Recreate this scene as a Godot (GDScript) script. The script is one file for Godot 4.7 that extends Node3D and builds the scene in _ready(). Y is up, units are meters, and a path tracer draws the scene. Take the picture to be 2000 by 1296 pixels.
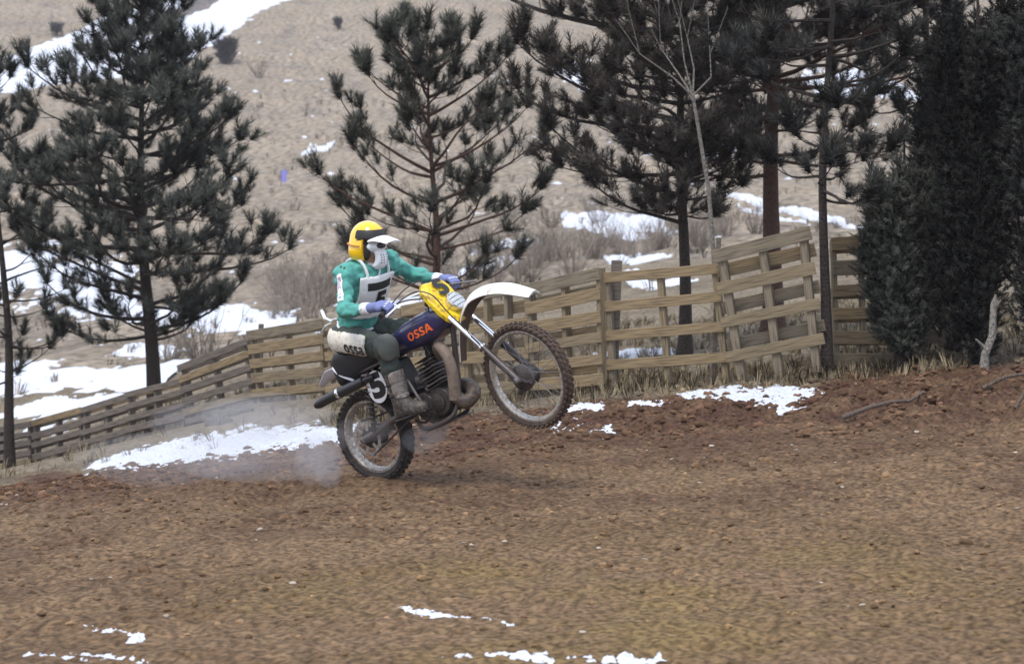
extends Node3D
# A motocross rider lifting the front wheel on a muddy, snow-flecked track; a pallet fence, pines and a winter hillside behind.

var rng := RandomNumberGenerator.new()
var M := {}
var counts := {}

func _ready() -> void:
	rng.seed = 7
	set_camera_and_light()
	make_materials()
	prepare_terrain()
	build_ground()
	build_snow()
	build_fence()
	build_trees()
	build_brush()
	build_ground_litter()
	build_bike()
	build_rider()
	build_smoke()

# ------------------------------------------------------------------ camera, sky, light, exposure
func set_camera_and_light() -> void:
	var cam := Camera3D.new()
	cam.name = "camera"
	var lens := CameraAttributesPhysical.new()
	lens.frustum_focal_length = 77.0
	lens.frustum_focus_distance = 13.9
	lens.exposure_aperture = 4.5
	lens.frustum_near = 0.1
	lens.frustum_far = 900.0
	cam.attributes = lens
	cam.fov = 17.718
	cam.near = 0.1
	cam.far = 900.0
	add_child(cam)
	cam.position = Vector3(0, 1.6, 0)
	cam.rotation_degrees = Vector3(-2.6, 0, 0)
	cam.current = true
	var env := Environment.new()
	env.background_mode = Environment.BG_SKY
	var sm := ProceduralSkyMaterial.new()
	sm.sky_top_color = Color(0.80, 0.84, 0.92)
	sm.sky_horizon_color = Color(0.90, 0.91, 0.94)
	sm.sky_curve = 0.25
	sm.ground_bottom_color = Color(0.35, 0.33, 0.31)
	sm.ground_horizon_color = Color(0.75, 0.75, 0.77)
	sm.sun_angle_max = 1.0
	var sky := Sky.new()
	sky.sky_material = sm
	env.sky = sky
	env.tonemap_mode = Environment.TONE_MAPPER_LINEAR
	env.tonemap_exposure = 1.82
	env.sdfgi_enabled = true
	env.ssao_enabled = true
	env.ssil_enabled = true
	env.fog_enabled = true
	env.fog_density = 0.0004
	env.fog_light_color = Color(0.88, 0.87, 0.90)
	env.volumetric_fog_enabled = true
	env.volumetric_fog_density = 0.0
	var we := WorldEnvironment.new()
	we.name = "surroundings"
	we.environment = env
	add_child(we)
	var sun := DirectionalLight3D.new()
	sun.name = "sun"
	sun.light_energy = 0.5
	sun.light_angular_distance = 16.0
	sun.light_color = Color(1.0, 0.97, 0.93)
	sun.shadow_enabled = true
	add_child(sun)
	sun.rotation_degrees = Vector3(-62, -28, 0)

# ------------------------------------------------------------------ mesh builder
class MB:
	var v := PackedVector3Array()
	var t := PackedInt32Array()
	func pt(p: Vector3) -> int:
		v.append(p)
		return v.size() - 1
	func tri(a: int, b: int, c: int) -> void:
		t.append(a); t.append(b); t.append(c)
	func quad(a: int, b: int, c: int, d: int) -> void:
		tri(a, b, c); tri(a, c, d)
	func out_tri(a: int, b: int, c: int, o: Vector3) -> void:
		var n := (v[b] - v[a]).cross(v[c] - v[a])
		if n.dot((v[a] + v[b] + v[c]) / 3.0 - o) < 0.0:
			tri(a, c, b)
		else:
			tri(a, b, c)
	func out_quad(a: int, b: int, c: int, d: int, o: Vector3) -> void:
		out_tri(a, b, c, o); out_tri(a, c, d, o)
	func rings(rs: Array, closed := true, cap0 := true, cap1 := true, loop := false) -> void:
		var ids := []
		for r in rs:
			var row := PackedInt32Array()
			for p in r:
				row.append(pt(p))
			ids.append(row)
		var n: int = rs[0].size()
		var m := n if closed else n - 1
		var last := ids.size() if loop else ids.size() - 1
		for k in last:
			var a: PackedInt32Array = ids[k]
			var b: PackedInt32Array = ids[(k + 1) % ids.size()]
			for i in m:
				var j := (i + 1) % n
				quad(a[i], a[j], b[j], b[i])
		if closed and not loop:
			if cap0: cap(rs[0], true)
			if cap1: cap(rs[rs.size() - 1], false)
	func cap(r: PackedVector3Array, flip: bool) -> void:
		var c := Vector3.ZERO
		for p in r:
			c += p
		var ci := pt(c / r.size())
		var row := PackedInt32Array()
		for p in r:
			row.append(pt(p))
		for i in r.size():
			var j := (i + 1) % r.size()
			if flip: tri(ci, row[j], row[i])
			else: tri(ci, row[i], row[j])
	func tube(p: PackedVector3Array, r: PackedFloat32Array, sides := 8, caps := true, squash := 1.0, squash_dir := Vector3.UP) -> void:
		var rs := []
		var side := Vector3.ZERO
		for k in p.size():
			var d := (p[mini(k + 1, p.size() - 1)] - p[maxi(k - 1, 0)]).normalized()
			if k == 0:
				side = d.cross(squash_dir)
				if side.length() < 0.05: side = d.cross(Vector3.RIGHT)
			side = (side - d * side.dot(d)).normalized()
			var up := d.cross(side)
			var ring := PackedVector3Array()
			for i in sides:
				var a := TAU * i / sides
				ring.append(p[k] + (side * cos(a) + up * sin(a) * squash) * r[mini(k, r.size() - 1)])
			rs.append(ring)
		rings(rs, true, caps, caps)
	func lathe(o: Vector3, b: Basis, prof: Array, seg := 32, loop := false) -> void:
		var rs := []
		for q in prof:
			var ring := PackedVector3Array()
			for i in seg:
				var a := TAU * i / seg
				ring.append(o + b.y * q.y + (b.z * cos(a) + b.x * sin(a)) * maxf(q.x, 0.0005))
			rs.append(ring)
		rings(rs, true, not loop, not loop, loop)
	func box(o: Vector3, s: Vector3, b := Basis(), bev := 0.004) -> void:
		var h := s * 0.5
		bev = minf(bev, 0.45 * minf(s.x, minf(s.y, s.z)))
		var id := {}
		for sx in [-1, 1]:
			for sy in [-1, 1]:
				for sz in [-1, 1]:
					id[[sx, sy, sz, 0]] = pt(o + b * Vector3(sx * h.x, sy * (h.y - bev), sz * (h.z - bev)))
					id[[sx, sy, sz, 1]] = pt(o + b * Vector3(sx * (h.x - bev), sy * h.y, sz * (h.z - bev)))
					id[[sx, sy, sz, 2]] = pt(o + b * Vector3(sx * (h.x - bev), sy * (h.y - bev), sz * h.z))
					out_tri(id[[sx, sy, sz, 0]], id[[sx, sy, sz, 1]], id[[sx, sy, sz, 2]], o)
		for s1 in [-1, 1]:
			out_quad(id[[s1, -1, -1, 0]], id[[s1, 1, -1, 0]], id[[s1, 1, 1, 0]], id[[s1, -1, 1, 0]], o)
			out_quad(id[[-1, s1, -1, 1]], id[[1, s1, -1, 1]], id[[1, s1, 1, 1]], id[[-1, s1, 1, 1]], o)
			out_quad(id[[-1, -1, s1, 2]], id[[1, -1, s1, 2]], id[[1, 1, s1, 2]], id[[-1, 1, s1, 2]], o)
			for s2 in [-1, 1]:
				out_quad(id[[s1, s2, -1, 0]], id[[s1, s2, 1, 0]], id[[s1, s2, 1, 1]], id[[s1, s2, -1, 1]], o)
				out_quad(id[[s1, -1, s2, 0]], id[[s1, 1, s2, 0]], id[[s1, 1, s2, 2]], id[[s1, -1, s2, 2]], o)
				out_quad(id[[-1, s1, s2, 1]], id[[1, s1, s2, 1]], id[[1, s1, s2, 2]], id[[-1, s1, s2, 2]], o)
	func commit(crease := 40.0) -> ArrayMesh:
		var nf := t.size() / 3
		var fn := PackedVector3Array()
		fn.resize(nf)
		var fu := PackedVector3Array()
		fu.resize(nf)
		var adj := []
		adj.resize(v.size())
		for i in v.size():
			adj[i] = []
		for f in nf:
			var n := (v[t[3 * f + 1]] - v[t[3 * f]]).cross(v[t[3 * f + 2]] - v[t[3 * f]])
			fn[f] = n
			fu[f] = n.normalized()
			for k in 3:
				adj[t[3 * f + k]].append(f)
		var cc := cos(deg_to_rad(crease))
		var ov := PackedVector3Array()
		var on := PackedVector3Array()
		for f in nf:
			for k in [0, 2, 1]:
				var i: int = t[3 * f + k]
				var s := Vector3.ZERO
				for g in adj[i]:
					if fu[g].dot(fu[f]) > cc:
						s += fn[g]
				ov.append(v[i])
				on.append(s.normalized() if s.length() > 1e-12 else Vector3.UP)
		var a := []
		a.resize(Mesh.ARRAY_MAX)
		a[Mesh.ARRAY_VERTEX] = ov
		a[Mesh.ARRAY_NORMAL] = on
		var me := ArrayMesh.new()
		me.add_surface_from_arrays(Mesh.PRIMITIVE_TRIANGLES, a)
		return me

func indexed_mesh(v: PackedVector3Array, n: PackedVector3Array, ix: PackedInt32Array, col := PackedColorArray()) -> ArrayMesh:
	var a := []
	a.resize(Mesh.ARRAY_MAX)
	a[Mesh.ARRAY_VERTEX] = v
	a[Mesh.ARRAY_NORMAL] = n
	a[Mesh.ARRAY_INDEX] = ix
	if col.size() == v.size():
		a[Mesh.ARRAY_COLOR] = col
	var me := ArrayMesh.new()
	me.add_surface_from_arrays(Mesh.PRIMITIVE_TRIANGLES, a)
	return me

# ------------------------------------------------------------------ naming
func numbered(called: String) -> String:
	var n: int = counts.get(called, 0)
	counts[called] = n + 1
	return called if n == 0 else "%s_%03d" % [called, n]

func tag(o: Node, label: String, category: String, group := "", kind := "") -> void:
	if label: o.set_meta("label", label)
	if category: o.set_meta("category", category)
	if group: o.set_meta("group", group)
	if kind: o.set_meta("kind", kind)

func thing(called: String, label: String, category: String, xf := Transform3D(), group := "") -> Node3D:
	var o := Node3D.new()
	o.name = numbered(called)
	add_child(o)
	o.transform = xf
	tag(o, label, category, group)
	return o

func part(parent: Node, called: String, mesh: Mesh, m: Material, label := "") -> MeshInstance3D:
	var o := MeshInstance3D.new()
	o.name = called if parent != self else numbered(called)
	o.mesh = mesh
	o.material_override = m
	parent.add_child(o, true)
	if label: o.set_meta("label", label)
	return o

func group_part(parent: Node, called: String) -> Node3D:
	var o := Node3D.new()
	o.name = called
	parent.add_child(o, true)
	return o

func structure(called: String, mesh: Mesh, m: Material, label := "") -> MeshInstance3D:
	var o := part(self, called, mesh, m, label)
	o.set_meta("kind", "structure")
	return o

func swarm(parent: Node, called: String, mesh: Mesh, m: Material, xfs: Array, cols: Array) -> MultiMeshInstance3D:
	var mm := MultiMesh.new()
	mm.transform_format = MultiMesh.TRANSFORM_3D
	mm.use_colors = cols.size() > 0
	mm.mesh = mesh
	mm.instance_count = xfs.size()
	for i in xfs.size():
		mm.set_instance_transform(i, xfs[i])
		if cols.size() > 0:
			mm.set_instance_color(i, cols[i])
	var o := MultiMeshInstance3D.new()
	o.name = called if parent != self else numbered(called)
	o.multimesh = mm
	o.material_override = m
	parent.add_child(o, true)
	return o

# ------------------------------------------------------------------ materials (colours are linear base colours)
func lin(r: float, g: float, b: float) -> Color:
	return Color(r, g, b).linear_to_srgb()

func noise_tex(freq: float, ramp: Array, size := 256, octaves := 4, seed_ := 1, type := FastNoiseLite.TYPE_SIMPLEX_SMOOTH) -> NoiseTexture2D:
	var n := FastNoiseLite.new()
	n.noise_type = type
	n.frequency = freq
	n.fractal_octaves = octaves
	n.seed = seed_
	var x := NoiseTexture2D.new()
	x.width = size
	x.height = size
	x.seamless = true
	x.noise = n
	if ramp.size() > 0:
		var g := Gradient.new()
		var offs := PackedFloat32Array()
		var cs := PackedColorArray()
		for q in ramp:
			offs.append(q[0])
			cs.append(q[1])
		g.offsets = offs
		g.colors = cs
		x.color_ramp = g
	return x

func bump_tex(freq: float, strength: float, seed_ := 3, octaves := 4) -> NoiseTexture2D:
	var x := noise_tex(freq, [], 256, octaves, seed_)
	x.as_normal_map = true
	x.bump_strength = strength
	return x

func mat(called: String, c: Color, rough := 0.6, metal := 0.0) -> StandardMaterial3D:
	var m := StandardMaterial3D.new()
	m.resource_name = called
	m.albedo_color = c
	m.roughness = rough
	m.metallic = metal
	M[called] = m
	return m

func dirty(called: String, base: Color, mud: Color, amount: float, rough: float, scale := 6.0, seed_ := 11, metal := 0.0) -> StandardMaterial3D:
	# base paint or metal with patches of dried mud on it
	var m := mat(called, Color.WHITE, rough, metal)
	m.albedo_texture = noise_tex(0.02, [[0.0, mud], [maxf(0.02, amount - 0.1), mud], [amount + 0.04, base], [1.0, base]], 256, 5, seed_)
	m.uv1_triplanar = true
	m.uv1_scale = Vector3.ONE * scale
	return m

func make_materials() -> void:
	var grain := noise_tex(0.03, [[0.0, Color(0.42, 0.42, 0.42)], [0.35, Color(0.72, 0.72, 0.72)], [0.62, Color(0.92, 0.92, 0.92)], [1.0, Color(1, 1, 1)]], 512, 6, 21)
	var m := mat("dirt", Color.WHITE, 0.95)
	m.vertex_color_use_as_albedo = true
	m.albedo_texture = grain
	m.uv1_triplanar = true
	m.uv1_world_triplanar = true
	m.uv1_scale = Vector3(1.3, 1.3, 1.3)
	m.metallic_specular = 0.25
	m = mat("field", Color.WHITE, 0.95)
	m.vertex_color_use_as_albedo = true
	m.albedo_texture = grain
	m.uv1_triplanar = true
	m.uv1_world_triplanar = true
	m.uv1_scale = Vector3(0.6, 0.6, 0.6)
	m.metallic_specular = 0.2
	m = mat("hill_grass", Color.WHITE, 0.95)
	m.vertex_color_use_as_albedo = true
	m.albedo_texture = grain
	m.uv1_triplanar = true
	m.uv1_world_triplanar = true
	m.uv1_scale = Vector3(0.09, 0.09, 0.09)
	m.metallic_specular = 0.2
	m = mat("snow", Color.WHITE, 0.7)
	m.albedo_texture = noise_tex(0.03, [[0.0, lin(0.42, 0.43, 0.48)], [0.35, lin(0.55, 0.59, 0.68)], [0.6, lin(0.66, 0.71, 0.80)], [1.0, lin(0.74, 0.78, 0.85)]], 512, 6, 29)
	m.normal_enabled = true
	m.normal_texture = bump_tex(0.04, 10.0, 5)
	m.uv1_triplanar = true
	m.uv1_world_triplanar = true
	m.uv1_scale = Vector3(1.6, 1.6, 1.6)
	for k in 3:
		m = mat("board%d" % k, [lin(0.265, 0.21, 0.135), lin(0.24, 0.20, 0.145), lin(0.305, 0.23, 0.135)][k], 0.9)
		m.albedo_texture = noise_tex(0.025, [[0.0, Color(0.45, 0.43, 0.41)], [0.3, Color(0.74, 0.74, 0.74)], [0.55, Color(0.92, 0.92, 0.92)], [1.0, Color(1, 0.97, 0.9)]], 256, 5, 31 + k)
		m.uv1_triplanar = true
		m.uv1_scale = Vector3(0.4, 11.0, 11.0)
		m.uv1_offset = Vector3(0.2 * k, 0.37 * k, 0.1)
	m = mat("grey_board", lin(0.20, 0.17, 0.145), 0.92)
	m.albedo_texture = noise_tex(0.025, [[0.0, Color(0.5, 0.5, 0.5)], [0.5, Color(0.85, 0.85, 0.85)], [1.0, Color(1, 1, 1)]], 256, 5, 37)
	m.uv1_triplanar = true
	m.uv1_scale = Vector3(0.4, 11.0, 11.0)
	for q in [["bark", lin(0.055, 0.042, 0.036)], ["red_bark", lin(0.12, 0.065, 0.048)], ["pale_bark", lin(0.30, 0.28, 0.25)], ["root", lin(0.15, 0.11, 0.085)]]:
		m = mat(q[0], q[1], 0.95)
		m.albedo_texture = noise_tex(0.05, [[0.0, Color(0.45, 0.45, 0.45)], [0.5, Color(0.85, 0.85, 0.85)], [1.0, Color(1, 1, 1)]], 256, 5, 41)
		m.normal_enabled = true
		m.normal_texture = bump_tex(0.05, 8.0, 43)
		m.uv1_triplanar = true
		m.uv1_scale = Vector3(4, 1.5, 4)
	for q in ["needles", "grass", "twigs"]:
		m = mat(q, Color.WHITE, 0.75 if q == "needles" else 0.9)
		m.vertex_color_use_as_albedo = true
		m.metallic_specular = 0.3
	M.needles.backlight_enabled = true
	M.needles.backlight = lin(0.02, 0.025, 0.018)
	m = mat("clod", Color.WHITE, 0.95)
	m.vertex_color_use_as_albedo = true
	m.metallic_specular = 0.2
	m = mat("stone", lin(0.07, 0.062, 0.062), 0.85)
	# motorcycle
	var mud := lin(0.105, 0.068, 0.048)
	dirty("rubber", lin(0.035, 0.030, 0.028), lin(0.085, 0.055, 0.042), 0.60, 0.9, 5.0, 51)
	dirty("rear_rubber", lin(0.022, 0.020, 0.020), lin(0.06, 0.042, 0.035), 0.45, 0.85, 5.0, 52)
	dirty("alloy", lin(0.46, 0.44, 0.42), lin(0.30, 0.255, 0.215), 0.45, 0.45, 6.0, 53, 0.55)
	mat("chrome", lin(0.82, 0.85, 0.92), 0.14, 1.0)
	dirty("slider", lin(0.085, 0.082, 0.088), lin(0.075, 0.05, 0.038), 0.45, 0.4, 7.0, 54, 0.5)
	dirty("dark_metal", lin(0.035, 0.033, 0.036), mud, 0.40, 0.45, 6.0, 55, 0.2)
	dirty("engine_metal", lin(0.075, 0.07, 0.07), lin(0.045, 0.032, 0.028), 0.48, 0.55, 9.0, 56, 0.4)
	mat("fin", lin(0.20, 0.19, 0.19), 0.45, 0.5)
	dirty("muddy_pipe", lin(0.20, 0.16, 0.135), lin(0.15, 0.105, 0.08), 0.45, 0.7, 5.0, 57, 0.1)
	dirty("chamber", lin(0.05, 0.042, 0.04), lin(0.13, 0.09, 0.07), 0.5, 0.6, 5.0, 67, 0.2)
	mat("silencer_black", lin(0.03, 0.03, 0.034), 0.35, 0.3)
	dirty("frame_paint", lin(0.09, 0.085, 0.09), mud, 0.42, 0.45, 6.0, 58, 0.3)
	dirty("tank_blue", lin(0.017, 0.019, 0.085), lin(0.035, 0.028, 0.045), 0.36, 0.3, 4.0, 68).clearcoat_enabled = true
	M.tank_blue.clearcoat = 0.7
	M.tank_blue.clearcoat_roughness = 0.12
	mat("letter_orange", lin(0.80, 0.14, 0.03), 0.5)
	mat("seat_black", lin(0.012, 0.012, 0.014), 0.55)
	dirty("fender_white", lin(0.80, 0.80, 0.80), lin(0.42, 0.35, 0.29), 0.34, 0.35, 3.0, 59)
	mat("fender_under", lin(0.10, 0.07, 0.055), 0.9)
	mat("rear_fender", lin(0.68, 0.69, 0.78), 0.35)
	dirty("plate_yellow", lin(0.85, 0.60, 0.012), lin(0.36, 0.22, 0.03), 0.40, 0.4, 4.0, 60)
	mat("black", lin(0.012, 0.012, 0.013), 0.5)
	mat("white_plate", lin(0.78, 0.79, 0.82), 0.4)
	mat("lens_rim", lin(0.6, 0.6, 0.6), 0.25, 0.9)
	m = mat("lens_glass", Color(0.92, 0.95, 0.98, 0.22), 0.06)
	m.transparency = BaseMaterial3D.TRANSPARENCY_ALPHA
	mat("reflector", lin(0.7, 0.7, 0.7), 0.22, 1.0)
	mat("grip_rubber", lin(0.015, 0.015, 0.016), 0.8)
	mat("cable", lin(0.018, 0.017, 0.018), 0.6)
	# rider
	m = mat("jersey", lin(0.095, 0.40, 0.35), 0.85)
	m.albedo_texture = noise_tex(0.02, [[0.0, Color(0.8, 0.8, 0.8)], [1.0, Color(1, 1, 1)]], 256, 5, 61)
	m.uv1_triplanar = true
	m.uv1_scale = Vector3(4, 4, 4)
	m.rim_enabled = true
	m.rim = 0.25
	dirty("trousers", lin(0.030, 0.044, 0.040), lin(0.055, 0.055, 0.047), 0.42, 0.8, 4.0, 62)
	dirty("knee_pad", lin(0.085, 0.10, 0.092), lin(0.12, 0.105, 0.09), 0.40, 0.75, 6.0, 63)
	dirty("panel_white", lin(0.70, 0.67, 0.60), lin(0.48, 0.43, 0.36), 0.32, 0.75, 5.0, 64)
	dirty("boot", lin(0.045, 0.042, 0.040), lin(0.13, 0.105, 0.085), 0.46, 0.6, 6.0, 65)
	dirty("boot_plate", lin(0.26, 0.24, 0.225), lin(0.15, 0.115, 0.09), 0.42, 0.55, 6.0, 66)
	mat("glove_blue", lin(0.15, 0.18, 0.38), 0.75)
	mat("glove_white", lin(0.75, 0.78, 0.84), 0.7)
	mat("skin", lin(0.42, 0.25, 0.17), 0.6)
	m = mat("helmet_yellow", lin(0.88, 0.52, 0.004), 0.16)
	m.clearcoat_enabled = true
	m.clearcoat = 1.0
	m.clearcoat_roughness = 0.05
	mat("helmet_lining", lin(0.02, 0.02, 0.02), 0.9)
	mat("visor_white", lin(0.84, 0.85, 0.87), 0.3)
	mat("mask_white", lin(0.74, 0.77, 0.83), 0.4)
	mat("goggle_lens", lin(0.035, 0.034, 0.04), 0.1)
	mat("strap", lin(0.45, 0.13, 0.015), 0.8)
	m = mat("bib", lin(0.66, 0.68, 0.70), 0.75)
	mat("badge_violet", lin(0.30, 0.26, 0.48), 0.8)
	mat("badge_red", lin(0.45, 0.10, 0.14), 0.8)
	mat("badge_blue", lin(0.12, 0.28, 0.50), 0.8)
	mat("marker_blue", lin(0.22, 0.22, 0.62), 0.8)
# ------------------------------------------------------------------ terrain: x to the right, d = -z away; heights in metres
const CONTROL := [[-4, 2, -0.1], [0, 2, 0], [4, 2, 0.1], [-3, 5, -0.08], [3, 5, 0.05], [-2, 8, -0.08], [0, 8, 0], [2, 8, 0.06], [-2.6, 11, -0.15], [0, 11, 0], [2.6, 11, 0.14], [-3.3, 14, -0.25], [-0.9, 14, -0.03], [1, 14, 0.07], [3.3, 14, 0.25], [-3.7, 17, -0.442], [-1.64, 17, -0.145], [0, 17, 0.019], [2.05, 17, 0.184], [3.89, 17, 0.36], [-4.59, 20, -0.744], [-2.9, 20, -0.502], [-1.45, 20, -0.226], [0, 20, -0.028], [0.96, 20, 0.122], [2.89, 20, 0.282], [4.58, 20, 0.48], [-2.46, 24, -0.353], [-3.51, 25.5, -0.605], [-4.53, 27, -1.022], [-5.78, 28.5, -1.43], [-7.11, 30.5, -1.864], [0, 24, -0.109], [2.31, 24, 0.267], [5.2, 24, 0.556], [2.31, 32, 0.209], [5.39, 32, 0.517], [-0.77, 32, -0.177], [-3.08, 32, -0.602], [-5.4, 32, -1.298], [-7.72, 32, -1.724], [-9.62, 42, -1.848], [-7.09, 42, -1.493], [-4.05, 42, -0.783], [-1.01, 42, -0.226], [3.03, 42, 0.482], [7.07, 42, 0.886], [10.1, 42, 1.188], [-13.74, 60, -2.529], [-10.12, 60, -2.094], [-5.78, 60, -1.226], [-1.44, 60, -0.286], [4.33, 60, 0.724], [11.53, 60, 1.3], [-21.67, 90, -2.747], [-13, 90, -1.988], [-6.49, 90, -0.58], [0, 90, 0.718], [8.65, 90, 1.69], [19.45, 90, 2.23], [-28.84, 120, 0.424], [-14.42, 120, 1.289], [0, 120, 3.304], [14.4, 120, 3.879], [28.8, 120, 4.166], [-38.39, 160, 6.554], [-19.19, 160, 6.937], [0, 160, 8.467], [19.18, 160, 8.85], [38.36, 160, 9.232], [-78.99, 220, 19.443], [-36.86, 220, 19.443], [0, 220, 19.968], [36.85, 220, 20.492], [78.97, 220, 21.015], [-103.9, 290, 38.909], [-34.63, 290, 38.909], [34.63, 290, 38.909], [103.89, 290, 39.597], [-142.92, 400, 76.717], [0, 400, 76.717], [142.92, 400, 76.717], [-16, 14, -1.2], [12, 14, 0.9], [-20, 30, -3.2], [14, 30, 1], [-30, 60, -3.5], [28, 60, 1.8], [-12, 5, -0.6], [12, 5, 0.5]]

var tps := PackedFloat64Array()
var near_h := PackedFloat32Array()
var far_h := PackedFloat32Array()
const NX0 := -24.0
const ND0 := 0.0
const NS := 1.0
const NW := 50
const NH := 72
const FX0 := -180.0
const FD0 := -60.0
const FS := 7.0
const FW := 53
const FH := 70
var n1 := FastNoiseLite.new()
var n2 := FastNoiseLite.new()
var n3 := FastNoiseLite.new()
var n4 := FastNoiseLite.new()

func spline(x: float, d: float) -> float:
	var n := CONTROL.size()
	var s := tps[n] + tps[n + 1] * x + tps[n + 2] * d
	for i in n:
		var q: Array = CONTROL[i]
		var a: float = x - q[0]
		var b: float = d - q[1]
		var r := a * a + b * b
		if r > 1e-9:
			s += tps[i] * r * log(r)
	return s

func prepare_terrain() -> void:
	var n := CONTROL.size()
	var N := n + 3
	var A := []
	for i in N:
		var row := PackedFloat64Array()
		row.resize(N + 1)
		A.append(row)
	for i in n:
		for j in n:
			var a: float = CONTROL[i][0] - CONTROL[j][0]
			var b: float = CONTROL[i][1] - CONTROL[j][1]
			var r := a * a + b * b
			A[i][j] = r * log(r) if r > 1e-9 else 0.02
		A[i][n] = 1.0
		A[n][i] = 1.0
		A[i][n + 1] = CONTROL[i][0]
		A[n + 1][i] = CONTROL[i][0]
		A[i][n + 2] = CONTROL[i][1]
		A[n + 2][i] = CONTROL[i][1]
		A[i][N] = CONTROL[i][2]
	for c in N:
		var p := c
		for r in range(c + 1, N):
			if absf(A[r][c]) > absf(A[p][c]): p = r
		var tmp: PackedFloat64Array = A[c]
		A[c] = A[p]
		A[p] = tmp
		var pr: PackedFloat64Array = A[c]
		for r in range(c + 1, N):
			var rr: PackedFloat64Array = A[r]
			var f := rr[c] / pr[c]
			if f != 0.0:
				for k in range(c, N + 1):
					rr[k] -= f * pr[k]
			A[r] = rr
	tps.resize(N)
	for c in range(N - 1, -1, -1):
		var s: float = A[c][N]
		for k in range(c + 1, N):
			s -= A[c][k] * tps[k]
		tps[c] = s / A[c][c]
	near_h.resize(NW * NH)
	for j in NH:
		for i in NW:
			near_h[j * NW + i] = spline(NX0 + i * NS, ND0 + j * NS)
	far_h.resize(FW * FH)
	for j in FH:
		for i in FW:
			far_h[j * FW + i] = spline(clampf(FX0 + i * FS, -150.0, 150.0), maxf(FD0 + j * FS, 0.0))
	for q in [[n1, 1.4, 3], [n2, 7.0, 3], [n3, 22.0, 2], [n4, 0.35, 3]]:
		var z: FastNoiseLite = q[0]
		z.noise_type = FastNoiseLite.TYPE_SIMPLEX_SMOOTH
		z.frequency = q[1]
		z.fractal_octaves = q[2]
		z.seed = 100 + int(q[1])

func cubic(h: PackedFloat32Array, w: int, hh: int, u: float, v: float) -> float:
	var i := clampi(int(floor(u)), 1, w - 3)
	var j := clampi(int(floor(v)), 1, hh - 3)
	var a := u - i
	var b := v - j
	var wa := Vector4(((-a + 2.0) * a - 1.0) * a * 0.5, ((3.0 * a - 5.0) * a * a + 2.0) * 0.5, ((-3.0 * a + 4.0) * a + 1.0) * a * 0.5, (a - 1.0) * a * a * 0.5)
	var k := (j - 1) * w + i - 1
	var r0 := h[k] * wa.x + h[k + 1] * wa.y + h[k + 2] * wa.z + h[k + 3] * wa.w
	k += w
	var r1 := h[k] * wa.x + h[k + 1] * wa.y + h[k + 2] * wa.z + h[k + 3] * wa.w
	k += w
	var r2 := h[k] * wa.x + h[k + 1] * wa.y + h[k + 2] * wa.z + h[k + 3] * wa.w
	k += w
	var r3 := h[k] * wa.x + h[k + 1] * wa.y + h[k + 2] * wa.z + h[k + 3] * wa.w
	return r0 * ((-b + 2.0) * b - 1.0) * b * 0.5 + r1 * ((3.0 * b - 5.0) * b * b + 2.0) * 0.5 + r2 * ((-3.0 * b + 4.0) * b + 1.0) * b * 0.5 + r3 * (b - 1.0) * b * b * 0.5

func smooth_h(x: float, d: float) -> float:
	if d < 62.0 and absf(x) < 20.0 and d > 1.5:
		return cubic(near_h, NW, NH, (x - NX0) / NS, (d - ND0) / NS)
	return cubic(far_h, FW, FH, (x - FX0) / FS, (d - FD0) / FS)

func bell(t: float) -> float:
	return exp(-t * t)

func dirt_edge(x: float) -> float:
	return 19.2 + 0.35 * n4.get_noise_2d(x * 3.0, 5.0) + clampf(0.9 - x, 0.0, 2.4) * 0.62

func rough_h(x: float, d: float) -> float:
	# clods, ruts and lumps of churned mud; calmer where grass takes over
	var churn := 0.75 + 0.5 * n1.get_noise_2d(x * 0.7 + 9.0, d * 0.7)
	var berm := bell((d - 17.3 + 0.12 * x) / 0.9) * smoothstep(-1.5, 0.6, x)
	var mound := smoothstep(1.8, 3.6, x) * smoothstep(13.5, 16.0, d)
	churn += 1.5 * berm + 1.3 * mound
	if d > 19.0:
		churn *= lerpf(1.0, 0.45, smoothstep(0.0, 1.2, d - dirt_edge(x)))
	var h := churn * (0.032 * n1.get_noise_2d(x, d) + 0.019 * n2.get_noise_2d(x, d) + 0.011 * n3.get_noise_2d(x * 0.8, d * 0.8))
	h += 0.07 * berm * (0.4 + n1.get_noise_2d(x * 1.3, d * 1.3 + 40.0))
	h -= 0.11 * bell(Vector2(x + 1.55, (d - 13.75) * 0.8).length() / 0.28)
	h += 0.035 * bell(Vector2(x + 0.95, (d - 13.95) * 0.9).length() / 0.22) * smoothstep(-0.6, -0.95, x)
	# the groove the driven wheel has just torn, leading back from it
	var tx := x + 0.93
	var td := d - 14.02
	var along := -0.745 * tx + 0.667 * td
	var off := 0.667 * tx + 0.745 * td
	if along > -0.05 and along < 3.5:
		var g := smoothstep(-0.05, 0.1, along) * smoothstep(3.5, 1.0, along) * (0.8 + 0.6 * n2.get_noise_2d(x, d))
		h += g * (0.03 * bell((absf(off) - 0.13) / 0.05) - 0.045 * bell(off / 0.075))
	# long shallow wheel ruts along the course
	h += 0.012 * sin((d * 1.05 - x * 0.16) * 5.2 + 2.0 * n4.get_noise_2d(x, d)) * smoothstep(19.0, 15.0, d)
	return h

func ground_h(x: float, d: float) -> float:
	var h := smooth_h(x, d)
	if d < 26.0 and d > 4.0 and absf(x) < 9.0:
		h += rough_h(x, d) * smoothstep(26.0, 23.0, d) * smoothstep(9.0, 7.0, absf(x))
	elif d >= 26.0:
		var s := smoothstep(26.0, 60.0, d)
		h += 0.04 * n1.get_noise_2d(x * 0.6, d * 0.6) + s * 0.35 * n4.get_noise_2d(x * 0.3, d * 0.3)
		if d > 80.0:
			h += 0.6 * n4.get_noise_2d(x * 0.12, d * 0.12)
	return h

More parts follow.
